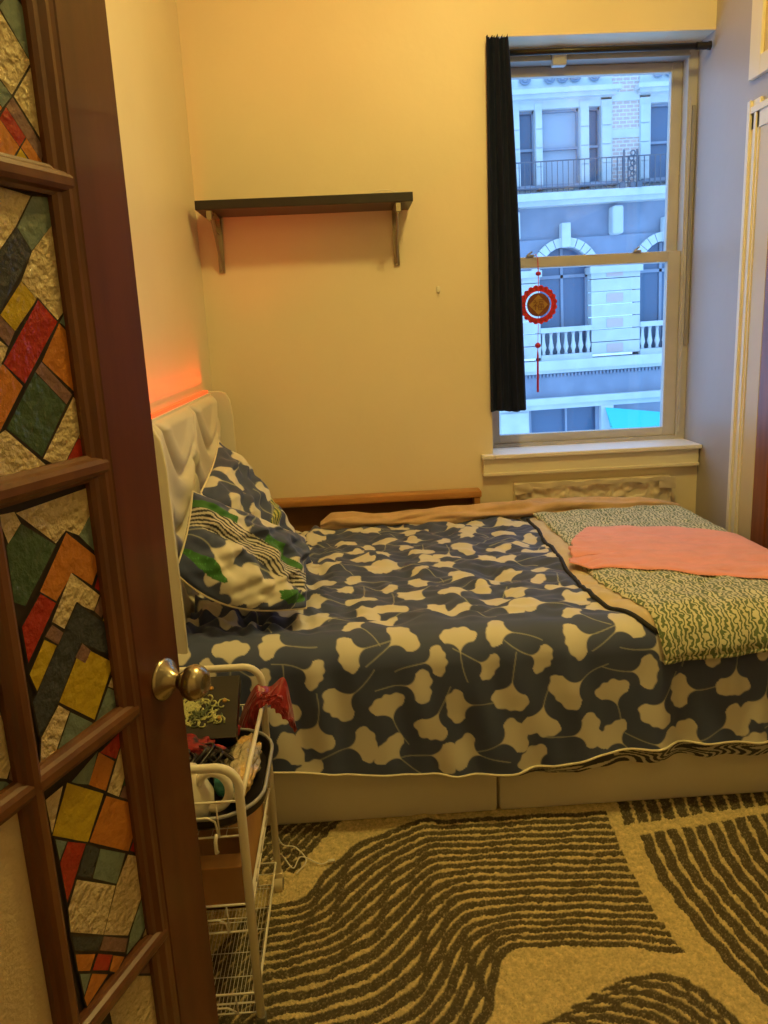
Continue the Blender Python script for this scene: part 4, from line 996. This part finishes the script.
# red scarf hanging over the far corner
n,m=90,60; u,v=np.meshgrid(np.linspace(0,1,n),np.linspace(0,1,m),indexing='ij')
def lerp(a,b_,t): return np.array(a)*(1-t)[...,None]+np.array(b_)*t[...,None]
ridge=catmull([(-0.348,1.90,0.470),(-0.326,1.905,0.545),(-0.285,1.915,0.615),(-0.249,1.925,0.606),(-0.212,1.925,0.628),(-0.197,1.915,0.564),(-0.19,1.915,0.493)],n)
lowe=catmull([(-0.295,1.88,0.468),(-0.286,1.88,0.526),(-0.268,1.88,0.573),(-0.252,1.88,0.582),(-0.238,1.88,0.567),(-0.214,1.88,0.540),(-0.186,1.89,0.500)],n)
P=ridge[:,None,:]*(1-v[...,None])+lowe[:,None,:]*v[...,None]
q=Noise(2.5,10,91); fr=np.sin(u*34+2*q(u,v))*.007*np.sin(PI*np.clip(v*1.1,0,1))+.005*np.sin(u*61+v*5)*np.clip(v,0,1)
P=P+np.stack([fr*.4,-.010*np.sin(PI*v)-np.abs(fr)*.7,fr*.5],-1)
tipk=catmull([(-.243,1.93,.655),(-.225,1.925,.68),(-.218,1.925,.70)],5)
lay=np.concatenate([P,(P+np.array([.0,.006,.001]))[::-1],P[:1]],0)
o=ground(grid_mesh('red_scarf',lay,M_redcloth,None)); tag(o,'dark red satin scarf draped over the far corner of the trolley','scarf')
# cardboard box on the middle tier
CB=empty('cardboard_box',(-.43,1.74,.248),'open brown cardboard box on the middle tier of the trolley','box')
x0,x1,y0,y1,z0,z1=-.560,-.292,1.56,1.91,.249,.405; t=.005
b=MB().box(x0,x1,y0,y1,z0,z0+t).box(x0,x0+t,y0,y1,z0,z1).box(x0,x1,y0,y0+t,z0,z1-.02).box(x0,x1,y1-t,y1,z0,z1); b.build('box_walls',M_card,CB)
MB().box(x1-t,x1,y0,y1,z0,z1).build('orange_side',M_card_o,CB)
b=MB(); b.add([(x0,y0,z1-.02),(x1,y0,z1-.02),(x1,y0-.035,z1-.028),(x0,y0-.035,z1-.028),(x0,y0,z1-.017),(x1,y0,z1-.017),(x1,y0-.035,z1-.025),(x0,y0-.035,z1-.025)],[(0,1,2,3),(4,5,6,7),(0,1,5,4),(1,2,6,5),(2,3,7,6),(3,0,4,7)]); b.build('flap',M_card_o,CB)
# charging cable on the rug
cb=catmull([(-.285,1.915,.11),(-.27,1.99,.07),(-.262,2.02,.035),(-.235,1.99,.022),(-.215,2.035,.024),(-.16,2.0,.022),(-.135,2.01,.022)],60)
CC=empty('charging_cable',(-.2,2.0,.02),'thin white charging cable trailing onto the rug by the trolley wheel','cable')
MB().tube([tuple(float(v) for v in q) for q in cb],.0019,6).build('wire',M_cable,CC,smooth=True)
cb=catmull([(-.30,2.10,.16),(-.275,2.06,.06),(-.235,2.08,.024),(-.20,2.02,.022),(-.225,1.965,.022)],40)
MB().tube([tuple(float(v) for v in q) for q in cb],.0019,6).build('wire',M_cable,CC,smooth=True)
MB().tube([(-.137,2.0095,.022),(-.118,2.012,.022)],.0045,8).build('plug',M_cable,CC,smooth=True)
# ================================================================== LIGHT
def light(name,kind,loc,energy,colr,**k):
    l=bpy.data.lights.new(name,kind); l.energy=energy; l.color=colr
    for a,v in k.items(): setattr(l,a,v)
    o=bpy.data.objects.new(name,l); COL.objects.link(o); o.location=loc; return o
light('ceiling_bulb','POINT',(.72,1.90,3.33),42,(.92,.70,.20),shadow_soft_size=.09)
light('ceiling_disc','AREA',(.72,1.90,3.42),18.5,(.92,.70,.20),shape='DISK',size=.26)
light('doorway_fill','POINT',(.55,.2,2.7),7,(.92,.70,.20),shadow_soft_size=.15)  # added fill light near the camera, brightens door front and near bed side
L=light('led_glow','AREA',(-.620,2.85,1.272),4.5,(1,.018,.003),shape='RECTANGLE',size=.012,size_y=1.28)
L.rotation_euler=(0,PI+.35,0); L.data.spread=1.6
P_=light('window_portal','AREA',(1.158,4.06,1.77),1,(1,1,1),shape='RECTANGLE',size=1.0,size_y=1.82); P_.rotation_euler=(-PI/2,0,0); P_.data.cycles.is_portal=True
w=bpy.data.worlds.new('sky'); bpy.context.scene.world=w; w.use_nodes=True
bg=w.node_tree.nodes['Background']; bg.inputs[0].default_value=(.30,.58,1,1); bg.inputs[1].default_value=2.9
# ================================================================== CAMERA
f,p,y_,r_=800.0,math.radians(13.02),math.radians(1.98),math.radians(-2.70)
c,s=math.cos,math.sin
Ry=Matrix(((c(y_),-s(y_),0),(s(y_),c(y_),0),(0,0,1))); Rxm=Matrix(((1,0,0),(0,c(p),-s(p)),(0,s(p),c(p)))); Pm=Matrix(((1,0,0),(0,0,-1),(0,1,0))); Rz=Matrix(((c(r_),-s(r_),0),(s(r_),c(r_),0),(0,0,1)))
M=Rz@Pm@Rxm@Ry
Rw=M.transposed(); X_=Rw.col[0]; Yd=Rw.col[1]; Zf=Rw.col[2]
R=Matrix((X_,-Yd,-Zf)).transposed().to_4x4()
cam=bpy.data.cameras.new('camera'); cam.sensor_fit='HORIZONTAL'; cam.sensor_width=36; cam.lens=36*f/768; cam.clip_start=.05; cam.clip_end=200
co=bpy.data.objects.new('camera',cam); COL.objects.link(co); co.matrix_world=Matrix.Translation((0,0,1.5))@R
sc=bpy.context.scene; sc.camera=co
vs=sc.view_settings; vs.view_transform='Standard'; vs.look='None'; vs.exposure=0; vs.gamma=1; vs.use_curve_mapping=False
